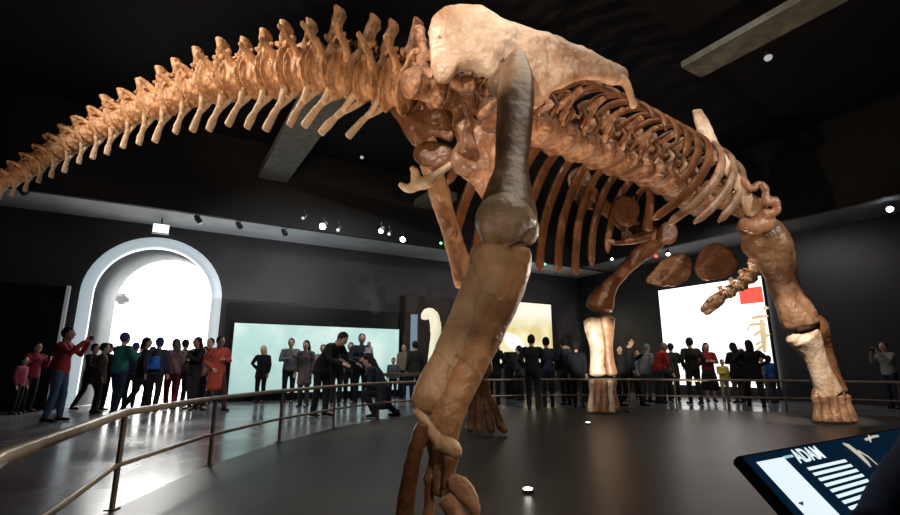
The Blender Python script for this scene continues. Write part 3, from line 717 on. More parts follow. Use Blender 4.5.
    hr = tgt; hs = s*1.10
    ell(bm, hc, (.076*hs, .094*hs, .115*hs), 16, hr); ell(bm, hc+hr@V((0, .025, -.06))*hs, (.055*hs, .062*hs, .06*hs), 12, hr)
    tube(bm, [hc+hr@V((0, .085, .02))*hs, hc+hr@V((0, .108, -.015))*hs, hc+hr@V((0, .098, -.03))*hs], [.010*hs, .017*hs, .014*hs], 6)
    for sx in (-1, 1):
        ell(bm, hc+hr@V((sx*.078, -.005, -.005))*hs, (.012*hs, .02*hs, .032*hs), 8, hr)
    for i, sx in enumerate((-1, 1)):
        tube(bm, [sh[i]-V((sx*.06*s, 0, 0)), sh[i], (sh[i]+el[i])/2, el[i], (el[i]*.6+wr[i]*.4), wr[i]], [r*s for r in (.06, .056, .046, .038, .036, .026)], 10)
        hd = (wr[i]-el[i]).normalized()
        tube(bm, [wr[i], wr[i]+hd*.045*s, wr[i]+hd*.09*s], [(.026*s, .020*s), (.038*s, .018*s), (.036*s, .015*s)], 8)
        tube(bm, [hipj[i], (hipj[i]*.5+kne[i]*.5), kne[i], kne[i]*.65+ank[i]*.35, ank[i]], [r*s for r in (.09, .072, .052, .054, .036)], 10)
        tube(bm, [ank[i]+V((0, -.05*s, -.05*s)), ank[i]+V((0, .05*s, -.05*s)), toe[i]], [(.036*s, .035*s), (.042*s, .035*s), (.036*s, .025*s)], 8)
    def fingers(b2):
        for i, sx in enumerate((-1, 1)):
            hd = (wr[i]-el[i]).normalized(); side = hd.cross(V((0, 1, .01))).normalized(); nrm = side.cross(hd).normalized()
            base = wr[i]+hd*.085*s
            for f, (o, ln) in enumerate(((-.026, .062), (-.009, .074), (.009, .070), (.026, .054))):
                a = base+side*o*s; b_ = a+hd*ln*.5*s; c_ = b_+(hd*.8-nrm*.5)*ln*.5*s
                tube(b2, [a, b_, c_], [.0088*s, .0082*s, .007*s], 6)
            a = wr[i]+hd*.03*s+side*.028*s*(-sx); b_ = a+(hd*.6-side*sx*.8)*.035*s; c_ = b_+(hd*.95-side*sx*.2)*.03*s
            tube(b2, [a, b_, c_], [.012*s, .010*s, .008*s], 6)
    obj('body', fused(bm, 'body', .017*max(s, .75), 2, extra=fingers), skin, root, False)
    # ---- face
    bm = bmesh.new()
    for sx in (-1, 1): ell(bm, hc+hr@V((sx*.032, .088, .008))*hs, (.012*hs, .008*hs, .008*hs), 8, hr)
    obj('eyes', bm, M_EYE, root, False)
    bm = bmesh.new(); ell(bm, hc+hr@V((0, .088, -.062))*hs, (.024*hs, .006*hs, .008*hs), 8, hr); obj('mouth', bm, M_LIP, root, False)
    # ---- clothes
    tc = cloth(top); bc = cloth(bottom)
    bm = bmesh.new(); g = .018
    hem = .90 if not coat else .97-coat
    rows = [(1.46, .085, .075), (1.42, .165, .105), (1.30, .185, .14), (1.14, .16, .125), (1.0, .18, .14)]
    if coat: rows += [(.97-coat*.5, .19, .155), (hem, .205, .17)]
    else: rows += [(.90, .175, .135)]
    pts = []; rr = []
    for z, r1, r2 in rows:
        p = U((0, 0, z)) if z > .96 else (V((0, 0, z))+drop)*s
        pts.append(p); rr.append(((r1*w+.003)*s, r2*s))
    tube(bm, pts, rr, 16, (0, 1, 0), tip=.8)
    for i, sx in enumerate((-1, 1)):
        wrc = wr[i]*.97+el[i]*.03
        tube(bm, [sh[i]-V((sx*.07*s, 0, 0)), sh[i], (sh[i]+el[i])/2, el[i], (el[i]*.5+wrc*.5), wrc], [r*s for r in (.085, .078, .067, .058, .054, .043)], 10)
    obj('jacket', fused(bm, 'jacket', .02*max(s, .75), 2, .006, 9), tc, root, False)
    if skirt:
        bm = bmesh.new(); tube(bm, [Lw((0, 0, 1.0)), Lw((0, 0, .8)), Lw((0, 0, .42))], [(.16*s, .125*s), (.21*s, .18*s), (.27*s, .24*s)], 18, (0, 1, 0), tip=.9)
        obj('skirt', fused(bm, 'skirt', .02, 1, .012, 8), bc, root, False)
    else:
        bm = bmesh.new()
        tube(bm, [(V((0, 0, 1.0))+drop)*s, (V((0, 0, .93))+drop)*s, (V((0, 0, .86))+drop)*s], [(.165*w*s, .125*s), (.175*w*s, .13*s), (.15*w*s, .12*s)], 14, (0, 1, 0))
        for i in (0, 1):
            tube(bm, [hipj[i], hipj[i]*.5+kne[i]*.5, kne[i], kne[i]*.6+ank[i]*.4, ank[i]+V((0, 0, -.01))], [r*s for r in (.105, .09, .070, .066, .058)], 12)
        obj('trousers', fused(bm, 'trousers', .02*max(s, .75), 2, .007, 10), bc, root, False)
    for i in (0, 1):
        bm = bmesh.new(); a = ank[i]
        zf = .034*s
        tube(bm, [V((a.x, a.y-.07*s, zf)), V((a.x, a.y, zf+.01)), V((a.x*1.05, a.y+.09*s, zf)), V((a.x*1.15, a.y+.17*s, zf-.006))], [(.04*s, zf), (.046*s, zf+.008), (.05*s, zf), (.036*s, zf*.75)], 12, (0, 0, 1) if False else (0, 1, 0.0) if False else (0, 0, 1))
        tube(bm, [V((a.x, a.y-.02*s, zf)), V((a.x, a.y-.01*s, .13*s))], [.045*s, .045*s], 10)
        obj('shoe', fused(bm, 'shoe', .014, 1), cloth(shoe), root, False)
    # ---- hair
    bm = bmesh.new()
    back = hr@V((0, -.022, .022))*s
    ell(bm, hc+back, (.088*hs, .098*hs, .112*hs), 14, hr)
    if hairlen: tube(bm, [hc+hr@V((0, -.05, .03))*hs, hc+hr@V((0, -.075, -.08))*hs, hc+hr@V((0, -.085, -.10-hairlen))*hs], [(.088*hs, .055*hs), (.10*hs, .055*hs), (.075*hs, .04*hs)], 12)
    me = fused(bm, 'hair', .015, 1, .008, 16)
    # carve the face clear: pull hair vertices in front of the ear line up over the brow
    inv = hr.inverted()
    for v in me.vertices:
        q = inv@(v.co-hc)/hs
        if q.y > .035 and q.z < .055: v.co = hc+hr@V((q.x*.72, min(q.y, .06)*.4, max(q.z, -.05)*.8))*hs
    obj('hair', me, cloth(hair if not hat else hat), root, False) if not hat else obj('hat', me, cloth(hat), root, False)
    if bag:
        bm = bmesh.new(); c_, p_, r_ = bag
        box(bm, U(p_), tuple(q*s for q in r_), None, .035*s)
        tube(bm, [U((p_[0]*.6, p_[1]*.6, p_[2]+r_[2]*.4)), U((p_[0]*.4, p_[1]*.55, 1.44)), U((-.05, .1, 1.46))], [.012*s]*3, 6)
        b_ = obj('bag', bm, cloth(c_), root, False)
    if hold == 'phone':
        m_ = (wr[0]+wr[1])/2; bm = bmesh.new(); hd = V((0, 1, 0))
        box(bm, m_+V((0, .07*s, .06*s)), (.15*s, .012*s, .08*s), None, .004*s); obj('phone', bm, cloth((.01, .01, .012)), root, False)
    return root
G = 'visitors standing around the platform'
def man(*a, **k): return person('person', *a, **k)
# -- left, in front of the arch
man(63, 327, 1.76, 'man in a red jacket and blue jeans raising a camera with both hands', G, foot=421, face=-75, arms=('camera', 'camera'), legs='ease', top=(.42, .035, .04), bottom=JEAN, hold='phone')
man(33, 338, 1.66, 'person in a dark red top standing by the black partition', G, foot=407, face=-100, arms=('phone', 'phone'), top=(.30, .02, .05), bottom=BLACK, hold='phone', hairlen=.15)
man(20, 350, 1.3, 'child in a pink top beside the black partition', G, foot=407, face=-80, top=(.5, .08, .16), bottom=BLACK)
man(92, 336, 1.66, 'person in a black coat between the red jacketed man and the arch', G, foot=400, face=-90, arms=('carry', 'carry'), legs='walk', coat=.25, bag=(BLACK, (.2, .12, .95), (.14, .28, .22)))
man(106, 335, 1.66, 'person in dark clothes half hidden behind the teal jacket', G, foot=400, face=-20, top=(.02, .04, .05), hairlen=.12)
man(121, 332, 1.74, 'person in a teal jacket seen from behind before the arch', G, foot=413, face=-15, legs='ease', top=(.015, .13, .13), bottom=NAVY, hat=(.05, .04, .18), arms=('phone', 'phone'))
man(143, 335, 1.68, 'person in a black coat and scarf striding towards the arch', G, foot=408, face=-60, legs='walk', coat=.3, arms=('pocket', 'down'), hairlen=.1)
man(157, 333, 1.66, 'person with a bright blue bag on the back', G, foot=407, face=10, legs='ease', top=(.03, .03, .05), bottom=BLACK, hat=(.03, .05, .25), bag=((.02, .13, .55), (.0, -.18, 1.15), (.26, .14, .30)))
man(174, 334, 1.66, 'person with dark red trousers and a grey pink top', G, foot=404, face=60, top=(.32, .20, .22), bottom=(.20, .015, .03), hair=(.16, .13, .15), hairlen=.2, arms=('fold', 'fold'))
man(183, 334, 1.70, 'tall visitor in black behind the dark red trousers', G, foot=400, face=0, top=(.06, .05, .07), bottom=BLACK)
man(196, 334, 1.72, 'broad person in a black T-shirt with bare arms bent', G, foot=406, face=150, width=1.15, arms=('phone', 'fold'), top=(.01, .01, .012), bottom=(.02, .02, .025), hairlen=.12)
man(209, 331, 1.74, 'visitor in dark grey at the right edge of the arch', G, foot=397, face=180, top=(.07, .07, .08))
man(218, 334, 1.72, 'person in a long orange red coat walking past the arch', G, foot=408, face=-120, legs='walk', coat=.45, top=(.42, .065, .04), bottom=(.05, .02, .02), arms=('fold', 'pocket'), width=1.1, skin=M_SKIN, hair=(.06, .03, .02))
# -- before the green light wall
man(262, 340, 1.66, 'blonde woman in a black coat with one hand on her hip', G, foot=396, face=175, arms=('down', 'hip'), hair=(.80, .52, .18), hairlen=.16, coat=.2)
man(290, 334, 1.78, 'man in a grey sweater facing the platform', G, foot=398, face=190, arms=('phone', 'fold'), top=(.22, .22, .25), bottom=BLACK, hair=(.04, .03, .025))
man(305, 340, 1.66, 'woman with black hair in a patterned grey coat', G, foot=406, face=170, top=(.16, .12, .12), bottom=(.05, .04, .06), coat=.35, hairlen=.2, width=1.0)
man(322, 341, 1.60, 'person in a pale pink top between two dark coats', G, foot=399, face=185, top=(.45, .33, .30), arms=('fold', 'fold'))
man(337, 336, 1.70, 'woman with long dark hair in a black scarf', G, foot=401, face=200, hairlen=.22, arms=('camera', 'fold'))
man(350, 338, 1.66, 'person with a pale face and a black top beside the father', G, foot=398, face=180, top=(.03, .03, .03), arms=('fold', 'pocket'), hair=(.10, .06, .04))
fa = man(361, 332, 1.80, 'dark haired father in navy carrying a small child', G, foot=403, face=195, top=(.02, .03, .05), arms=('carry', 'carry'))
man(368, 345, .85, 'small child in a white top held in the arms of the father', G, Y=fa.location.y-.36, face=150, top=(.5, .48, .46), bottom=(.2, .25, .35), loc=None, arms=('fold', 'down')).location.z = .78
man(322, 336, 1.92, 'person in black leaning over the far side of the rail', G, foot=429, face=-115, bend=42, arms=('out', 'out'), legs='ease', top=(.010, .010, .014), bottom=(.008, .008, .01), loc=None, coat=.15)
man(362, 350, 1.85, 'person in a dark navy coat crouching beside the rail', G, loc=PZ(379, 420, 0)+V((0, .5, 0)), face=80, crouch=.46, bend=28, top=(.015, .022, .05), bottom=BLACK, coat=.3, arms=('carry', 'carry'), hairlen=.12)
man(393, 351, 1.25, 'small boy standing far off at the end of the light wall', G, foot=392, face=180, top=(.12, .12, .13))
man(404, 343, 1.66, 'person in a tan top beside the end of the light wall', G, foot=397, face=160, top=(.28, .20, .13), bottom=BLACK)
man(415, 337, 1.72, 'person in a dark olive coat below the curved pale bone', G, foot=397, face=30, top=(.03, .03, .022), coat=.2)
# -- middle, behind the near leg
man(494, 343, 1.72, 'person in black standing just past the near shin bone', G, foot=407, face=-10, top=(.012, .012, .014), arms=('fold', 'pocket'), coat=.2)
man(511, 352, 1.45, 'small figure in a magenta top under the yellow screen', G, foot=392, face=100, top=(.32, .04, .10), bottom=(.2, .05, .08))
man(532, 331, 1.80, 'man in a black jacket with his back to us below the yellow screen', G, foot=406, face=-10, top=(.014, .015, .02), arms=('pocket', 'pocket'), legs='ease')
man(547, 335, 1.74, 'person in a dark blue top right of the man in black', G, foot=404, face=5, top=(.03, .045, .09), bottom=(.02, .02, .04), arms=('phone', 'phone'))
man(565, 337, 1.74, 'visitor in a navy coat nearest the left foreleg among the rail group', G, foot=403, face=20, top=(.025, .03, .06), coat=.2)
man(577, 339, 1.70, 'visitor in a very dark coat just left of the far foreleg', G, foot=403, face=-20, top=(.012, .014, .022), coat=.2)
# -- right of the far foreleg
man(630, 337, 1.76, 'man in a navy jacket walking just right of the far foreleg', G, foot=405, face=-110, legs='walk', top=(.012, .013, .022), arms=('phone', 'down'))
man(645, 339, 1.66, 'person in a pale grey hooded top bending forward', G, foot=397, face=-60, top=(.30, .30, .32), bottom=(.10, .10, .11), hat=(.35, .34, .35), bend=12, coat=.1)
man(657, 336, 1.72, 'person in a bright red jacket leaning over', G, foot=398, face=-80, top=(.60, .04, .04), bottom=(.06, .06, .07), bend=22, arms=('carry', 'carry'), hair=(.35, .3, .27))
man(673, 342, 1.68, 'person in a dark green coat before the white screen edge', G, foot=399, face=-10, top=(.02, .025, .015), coat=.25, arms=('pocket', 'phone'))
man(692, 335, 1.78, 'man in a dark olive jacket seen from behind before the white screen', G, foot=401, face=5, top=(.025, .024, .015), bottom=(.015, .015, .02), arms=('pocket', 'pocket'), legs='ease', width=1.1)
man(708, 338, 1.68, 'woman in a red scarf and long black skirt', G, foot=396, face=170, top=(.28, .02, .03), bottom=(.012, .012, .012), skirt=True, arms=('fold', 'fold'), hairlen=.1)
man(724, 350, 1.2, 'child in a yellow top before the white screen', G, foot=391, face=180, top=(.65, .55, .10), bottom=(.5, .45, .3), arms=('down', 'fold'))
man(736, 340, 1.66, 'woman with long black hair and short black coat', G, foot=400, face=15, top=BLACK, bottom=(.10, .07, .06), hairlen=.2, coat=.2, arms=('fold', 'pocket'))
man(752, 340, 1.68, 'woman in a wide black coat with one leg forward', G, foot=406, face=-20, legs='walk', top=(.01, .01, .01), hairlen=.16, coat=.25, width=1.2, arms=('hip', 'hip'))
man(763, 347, 1.3, 'child in tan behind the black coats', G, foot=392, face=180, top=(.35, .24, .14), bottom=GREY)
man(771, 347, 1.4, 'child in a bright blue top at the right edge of the screen', G, foot=393, face=20, top=(.04, .14, .45), bottom=(.06, .06, .09))
man(888, 337, 1.72, 'man in a pale shirt and dark vest taking a photo by the right wall', G, foot=402, face=100, top=(.30, .30, .28), bottom=NAVY, arms=('camera', 'camera'), hold='phone', hair=(.10, .06, .04))
man(101, 337, 1.64, 'person in a brown coat glimpsed left of the teal jacket', G, foot=396, face=-60, top=(.08, .05, .04), coat=.2)
man(133, 338, 1.62, 'person in a purple hat just right of the teal jacket', G, foot=402, face=30, top=(.05, .05, .10), hat=(.10, .07, .32), hairlen=0)
man(150, 339, 1.60, 'short person in a dark green coat behind the striding figure', G, foot=397, face=-30, top=(.02, .05, .04), coat=.25)
man(203, 339, 1.62, 'person in a pink shirt behind the bare armed visitor', G, foot=394, face=170, top=(.45, .22, .22))
man(520, 343, 1.62, 'person in charcoal between the magenta top and the man in black', G, foot=397, face=60, top=(.05, .05, .055), coat=.15)
man(569, 343, 1.60, 'short visitor in a dark brown jacket in the group by the far foreleg', G, foot=398, face=150, top=(.05, .035, .03))
man(621, 343, 1.60, 'visitor in black half behind the far foreleg', G, foot=398, face=170, top=(.02, .02, .025))
man(638, 345, 1.5, 'short person in a white scarf behind the man in navy', G, foot=394, face=170, top=(.40, .38, .36), coat=.1)
man(665, 340, 1.62, 'person in a dark top between the red jacket and the green coat', G, foot=395, face=190, top=(.04, .03, .03))
man(744, 345, 1.58, 'person with grey hair between the two women in black', G, foot=396, face=200, top=(.03, .03, .035), hair=(.25, .24, .23))
# -- visitor leaning on the information panel
person('person', 0, 0, 1.66, 'visitor in a dark navy coat leaning an arm on the information panel', None, loc=V((1.98, 1.33, 0)), face=90, bend=42, top=(.018, .040, .10), bottom=BLACK, coat=.3,
       arms=('fold', 'pocket'), jo={'e0': P(934, 428, 1.38), 'w0': P(866, 530, 1.22)})

# ================================================================== INFORMATION PANEL
A0 = P(738, 455, 1.5); uP = V((uA.x*-1, uA.y*-1, 0)).normalized()
d = ray(792, 515); o = V((0, 0, CAMZ)); lam = uP.dot(A0-o)/uP.dot(d); vP = ((o+d*lam)-A0).normalized()
nP = uP.cross(vP).normalized()
if nP.z < 0: nP = -nP
PW, PH_ = 1.5, .50
print('panel', A0, uP, vP, nP)
def pan(u, v, h=0): return A0+uP*u+vP*v+nP*h
def pinv(px, py):
    d = ray(px, py); k = nP.dot(A0-o)/nP.dot(d); q = o+d*k-A0
    return q.dot(uP), q.dot(vP)
base = pan(PW/2, PH_*.5); 
panel = empty('information_panel', V((base.x, base.y, 0.012)), 'slanted navy information panel with white text lines on a black stand', 'panel')
M_PFR = mat('panel_frame', (.012, .013, .018), rough=.35)
M_NAVY = mat('panel_navy', (.006, .016, .04), (.004, .011, .03), rough=.22, emit=(.006, .035, .085), estr=.3)
M_WHT = mat('panel_white', (.9, .93, .95), rough=.5, emit=(.80, .93, 1.0), estr=.95)
M_CYAN = mat('panel_cyan', (.5, .8, .9), rough=.5, emit=(.45, .80, .92), estr=.7)
def pbox(bm, u0, u1, v0, v1, h0, h1):
    vs = [bm.verts.new(pan(a, b, c)) for a, b, c in ((u0, v0, h0), (u1, v0, h0), (u1, v1, h0), (u0, v1, h0), (u0, v0, h1), (u1, v0, h1), (u1, v1, h1), (u0, v1, h1))]
    for f in ((0, 1, 2, 3), (4, 5, 6, 7), (0, 1, 5, 4), (1, 2, 6, 5), (2, 3, 7, 6), (3, 0, 4, 7)): bm.faces.new([vs[i] for i in f])
bm = bmesh.new(); pbox(bm, 0, PW, 0, PH_, -.035, -.001); bmesh.ops.bevel(bm, geom=bm.edges[:], offset=.006, segments=2, affect='EDGES'); obj('housing', to_mesh(bm, 'housing', False), M_PFR, panel)
bm = bmesh.new(); pbox(bm, .012, PW-.012, .008, PH_-.012, -.002, .001); obj('face_plate', to_mesh(bm, 'face_plate', False), M_NAVY, panel)
# white picture strip
u0, v0 = pinv(756, 462.5); u1, v1 = pinv(783, 457.5); 
bm = bmesh.new(); pbox(bm, u0, u0+(u1-u0), v0, PH_-.03, .0012, .002); strip = obj('picture_strip', to_mesh(bm, 'picture_strip', False), M_WHT, panel, label='plain white picture strip')
M_GRYP = mat('print_grey', (.35, .42, .42), rough=.6)
bm = bmesh.new()
ua, va = pinv(800, 503); tube(bm, [pan(ua-.012, va, .0022), pan(ua, va+.004, .0022), pan(ua+.012, va, .0022)], [(.002, .001), (.005, .001), (.002, .001)], 6, up=nP)
obj('picture_mark', bm, M_GRYP, strip)
# heading lettering
def text(body, u, v, size, m, name, bold=.0008, parent=None):
    cu = bpy.data.curves.new(name, 'FONT'); cu.body = body; cu.size = size; cu.extrude = .0004; cu.offset = bold*.5; cu.align_x = 'LEFT'
    ob = bpy.data.objects.new(name, cu); COL.objects.link(ob)
    dg = bpy.context.evaluated_depsgraph_get(); me = bpy.data.meshes.new_from_object(ob.evaluated_get(dg)); bpy.data.objects.remove(ob)
    mx = Matrix((uP, -vP, nP)).transposed().to_4x4(); mx.translation = pan(u, v, .0018)
    me.transform(mx); me.materials.clear()
    return obj(name, me, m, parent or panel)
hu, hv = pinv(800, 463); hu2, _ = pinv(828, 457)
print('head', hu, hv, hu2, 'strip', u0, u1, v0)
text('ADAM', hu, hv, (hu2-hu)/3.1, M_WHT, 'heading_text', .003)
cu_, cv_ = pinv(786, 460)
bm = bmesh.new(); pbox(bm, cu_, hu-.003, cv_-.012, cv_-.004, .0012, .002); obj('heading_rule', to_mesh(bm, 'heading_rule', False), M_CYAN, panel)
bm = bmesh.new(); rnd = random.Random(3)
for i in range(14):
    ls, lv = pinv(808+5.1*i, 469.5+6.0*i); 
    ls = pinv(808, 469.5)[0]+ .0015*i
    l0v = pinv(808, 469.5)[1]; st = (pinv(843, 511)[1]-l0v)/7
    lv = l0v+st*i; u = ls; end = ls+.27+rnd.uniform(-.006, .004)
    if lv > PH_-.03: break
    while u < end:
        wl = min(rnd.uniform(.016, .045), end-u); pbox(bm, u, u+wl, lv-st*.28, lv+st*.24, .0012, .002); u += wl+.0016
obj('text_lines', to_mesh(bm, 'text_lines', False), M_WHT, panel)
# little fossil picture
bm = bmesh.new()
def pt(x, y): u, v = pinv(x, y); return pan(u, v, .002)
tube(bm, [pt(843, 444), pt(849, 447), pt(858, 454), pt(866, 462), pt(870, 467)], [(.005, .001), (.017, .002), (.019, .002), (.013, .002), (.004, .001)], 8, up=nP)
tube(bm, [pt(858, 451), pt(868, 457), pt(877, 465)], [(.006, .001), (.006, .001), (.003, .001)], 8, up=nP)
M_FOS = mat('fossil_print', (.75, .72, .62), (.4, .36, .28), rough=.6, scale=60, emit=(.8, .76, .62), estr=.6)
obj('fossil_picture', bm, M_FOS, panel)
bm = bmesh.new()
for a, b in (((865, 440), (873, 437)), ((869, 436), (870, 442)), ((873, 437), (878, 436))):
    tube(bm, [pt(*a), pt(*b)], [(.005, .001), (.004, .001)], 6, up=nP)
obj('fossil_picture', bm, M_FOS, panel)
for u in (.12, PW-.15):
    bm = bmesh.new(); q = pan(u, PH_*.35, -.035)
    tube(bm, [V((q.x, q.y, .03)), V((q.x, q.y, q.z*.6)), q], [(.03, .05)]*3, 12); box(bm, V((q.x, q.y, .022)), (.22, .3, .018), None, .004)
    obj('leg', to_mesh(bm, 'leg', False), M_PFR, panel)

# ================================================================== FIXTURES
M_BULB = mat('lamp_glow', (1, 1, 1), rough=.4, emit=(1, .93, .8), estr=14)
M_BULBC = mat('lamp_glow_cool', (1, 1, 1), rough=.4, emit=(.85, .93, 1), estr=14)
M_GREEN = mat('lamp_green', (.1, .8, .3), rough=.4, emit=(.1, .9, .25), estr=4)
M_DIMB = mat('lamp_off', (.5, .5, .5), rough=.4, emit=(.6, .65, .7), estr=.45)
M_HOUS = mat('lamp_housing', (.02, .02, .02), rough=.4, metal=.5)
def spot(px, py, z, label, r=.07, m=M_BULB, aim=V((-.2, -.7, -.7)), lit=True, Y=None, top=None):
    p = PZ(px, py, z); aim = aim.normalized()
    root = empty('ceiling_spotlight', V((p.x, p.y, top or z+.35)), label, 'lamp', 'track spotlights under the ceiling')
    bm = bmesh.new(); tube(bm, [p-aim*.20, p-aim*.12, p-aim*.01], [r*.6, r, r*1.05], 14, tip=.7); obj('housing', bm, M_HOUS, root)
    bm = bmesh.new(); tube(bm, [V((p.x, p.y, top or z+.35)), p-aim*.12], [.012, .012], 8); obj('stem', bm, M_HOUS, root)
    if lit:
        bm = bmesh.new(); ell(bm, p+aim*.006, (r*.85,)*3, 12); obj('bulb', bm, m, root)
    return root
zz = 4.75
for px, py, r, lab, m in ((323, 226, .11, 'brightest white spotlight over the green light wall', M_BULB), (338, 230, .06, 'small spotlight just right of the brightest one over the light wall', M_DIMB), (381, 231, .08, 'white spotlight above the gap left of the tall hip bone hook', M_BULB),
                          (389, 234, .055, 'tiny dim spotlight between two white ones', M_DIMB), (403, 239, .1, 'white spotlight close to the far thigh bone', M_BULB), (441, 243, .05, 'green glowing spotlight behind the far thigh bone', M_GREEN),
                          (303, 218, .05, 'dim spotlight left of the brightest one', M_DIMB)):
    spot(px, py, zz, lab, r, m, top=5.0)
for px, py, lab in ((26, 194, 'unlit spotlight under the soffit beneath the tail'), (200, 222, 'unlit spotlight under the soffit right of the lit sign box'), (241, 228, 'unlit spotlight under the soffit above the arch end'), (286, 235, 'unlit spotlight under the soffit above the light wall')):
    spot(px, py, 4.78, lab, .075, M_DIMB, aim=V((.3, .6, -.6)), lit=(px == 200), top=5.0)
spot(890, 209, 4.8, 'bright spotlight on the right hand soffit', .085, M_BULBC, aim=V((-.7, -.6, -.5)), top=5.0)
spot(768, 57, 6.3, 'dim round lamp on the black ceiling beside the large beam', .08, M_DIMB, aim=V((-.1, -.3, -1)), top=7.4)
for px, py, r, lab, m in ((668, 254, .07, 'white spotlight glowing between the breast bones', M_BULB), (545, 264, .05, 'greenish spotlight seen between the rib ends', M_GREEN), (612, 259, .05, 'small white spotlight seen through the ribs', M_BULBC), (656, 256, .07, 'red glowing lamp between the ribs', mat('lamp_red', (.9, .1, .1), rough=.4, emit=(1, .06, .04), estr=3))):
    spot(px, py, 4.7, lab, r, m, top=5.0)
spot(362, 157, 6.6, 'tiny dim lamp on the black ceiling below the tail root', .06, M_DIMB, aim=V((-.1, -.3, -1)), top=7.4)
# sign box over the arch
s_, z_ = on_A(161, 229, .9)
p = R(s_, .9, z_); root = empty('sign_box', R(s_, .9, 5.0), 'small white lit sign box hanging above the arch', 'sign')
bm = bmesh.new(); rA = Matrix((uA, -uB, V((0, 0, 1)))).transposed()
box(bm, p, (.42, .12, .28), rA, .012); obj('housing', to_mesh(bm, 'housing', False), M_METAL, root)
bm = bmesh.new(); box(bm, p+uB*.062, (.38, .01, .24), rA, .003); obj('light_face', to_mesh(bm, 'light_face', False), mat('sign_face', (.8, .85, .9), rough=.5, emit=(.75, .85, 1), estr=1.5), root)
bm = bmesh.new(); tube(bm, [p+V((0, 0, .12)), R(s_, .9, 5.0)], [.018, .018], 8); obj('bracket', bm, M_METAL, root)
# glowing platform discs; the near one stands for a ceiling light's reflection
for px, py, lab, r, e in ((528, 492, 'round glowing reflection disc in the dark platform near the big foot', .045, 60), (627, 412, 'round glowing disc right of the far forefoot', .09, 50), (588, 424, 'small dim glowing disc left of the far forefoot', .05, 8)):
    p = PZ(px, py, .014); root = empty('floor_glow_disc', V((p.x, p.y, .012)), lab, 'lamp', 'glowing platform discs')
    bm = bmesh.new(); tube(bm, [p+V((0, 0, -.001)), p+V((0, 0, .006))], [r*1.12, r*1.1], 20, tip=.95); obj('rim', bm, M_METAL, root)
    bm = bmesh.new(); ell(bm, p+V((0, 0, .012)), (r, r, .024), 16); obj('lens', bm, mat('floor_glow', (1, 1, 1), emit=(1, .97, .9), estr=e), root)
# curved pale bone on show in the brown partition
M_CREAM = mat('lit_bone', (.85, .8, .62), (.75, .68, .5), rough=.5, emit=(1, .93, .7), estr=.55)  # niche lighting put in as the bone's own glow
bx = empty('bone_exhibit', P(431, 385, 16.2)*1, 'tall curved cream bone standing lit against the brown partition', 'bone')
bx.location.z = 0
bm = bmesh.new(); limb(bm, [(424, 319, 16.2, 3.5), (426, 313, 16.2, 4.5), (433, 315, 16.2, 5.5), (436, 328, 16.2, 5.5), (434, 345, 16.2, 4.5), (432, 358, 16.2, 4), (432, 366, 16.2, 5)], .8)
obj('shaft', fused(bm, 'shaft', .03, 2, .02, 3), M_CREAM, bx)
p = P(430, 368, 16.2); bm = bmesh.new(); box(bm, V((p.x, p.y, p.z/2)), (.9, .6, p.z), None, .02); obj('plinth', to_mesh(bm, 'plinth', False), M_PANEL, bx)
bm = bmesh.new(); p = P(414, 330, 15.6); box(bm, V((p.x, p.y, p.z*.5+.5)), (.22, .05, p.z), None, .01); box(bm, V((p.x, p.y, .2)), (.4, .3, .4), None, .01)
tag(obj('light_strip', to_mesh(bm, 'light_strip', False), mat('blue_strip', (.12, .16, .2), emit=(.2, .3, .38), estr=.5)), 'narrow blue grey upright panel left of the curved cream bone', 'panel')
# glowing bone shape standing for a pale graphic by the yellow screen
bx = empty('bone_exhibit', V((P(510, 350, 16).x, 16, 0)), 'white glowing jagged bone shape on a stand in front of the yellow screen', 'bone')
bm = bmesh.new(); limb(bm, [(503, 335, 16, 4), (510, 337, 16, 4), (517, 341, 16, 4), (521, 348, 16, 3.5), (517, 352, 16, 3)], .7); limb(bm, [(509, 338, 16, 3), (507, 343, 16, 2.5), (512, 347, 16, 2.5), (518, 350, 16, 3)], .7)
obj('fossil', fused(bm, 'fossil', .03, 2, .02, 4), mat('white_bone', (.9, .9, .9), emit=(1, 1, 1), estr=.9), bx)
p = P(512, 352, 16); bm = bmesh.new(); box(bm, V((p.x, p.y, p.z/2)), (.5, .5, p.z), None, .02); obj('plinth', to_mesh(bm, 'plinth', False), M_PANEL, bx)
# benches beyond the rail
def bench(px0, px1, py, Y, label, col):
    a, b = P(px0, py, Y), P(px1, py, Y+.2); a.z = b.z = (a.z+b.z)/2; c = (a+b)/2; L = (b-a).length; z = c.z
    ang = math.atan2((b-a).y, (b-a).x); rot = Matrix.Rotation(ang, 3, 'Z')
    root = empty('bench', V((c.x, c.y, 0)), label, 'bench')
    bm = bmesh.new(); box(bm, V((c.x, c.y, z-.04)), (L, .45, .08), rot, .01); obj('seat', to_mesh(bm, 'seat', False), col, root)
    for k in (-.42, .42):
        bm = bmesh.new(); q = c+rot@V((L*k, 0, 0)); box(bm, V((q.x, q.y, (z-.08)/2)), (.1, .4, z-.08), rot, .01); obj('leg', to_mesh(bm, 'leg', False), M_METAL, root)
M_WOODB = mat('bench_wood', (.12, .085, .055), (.08, .055, .035), rough=.5)
bench(374, 428, 373, 12.6, 'brown wooden counter behind the rail at the end of the light wall', M_WOODB)
bench(533, 590, 368, 14.2, 'dark long counter behind the rail left of the far foreleg', M_WOODB)
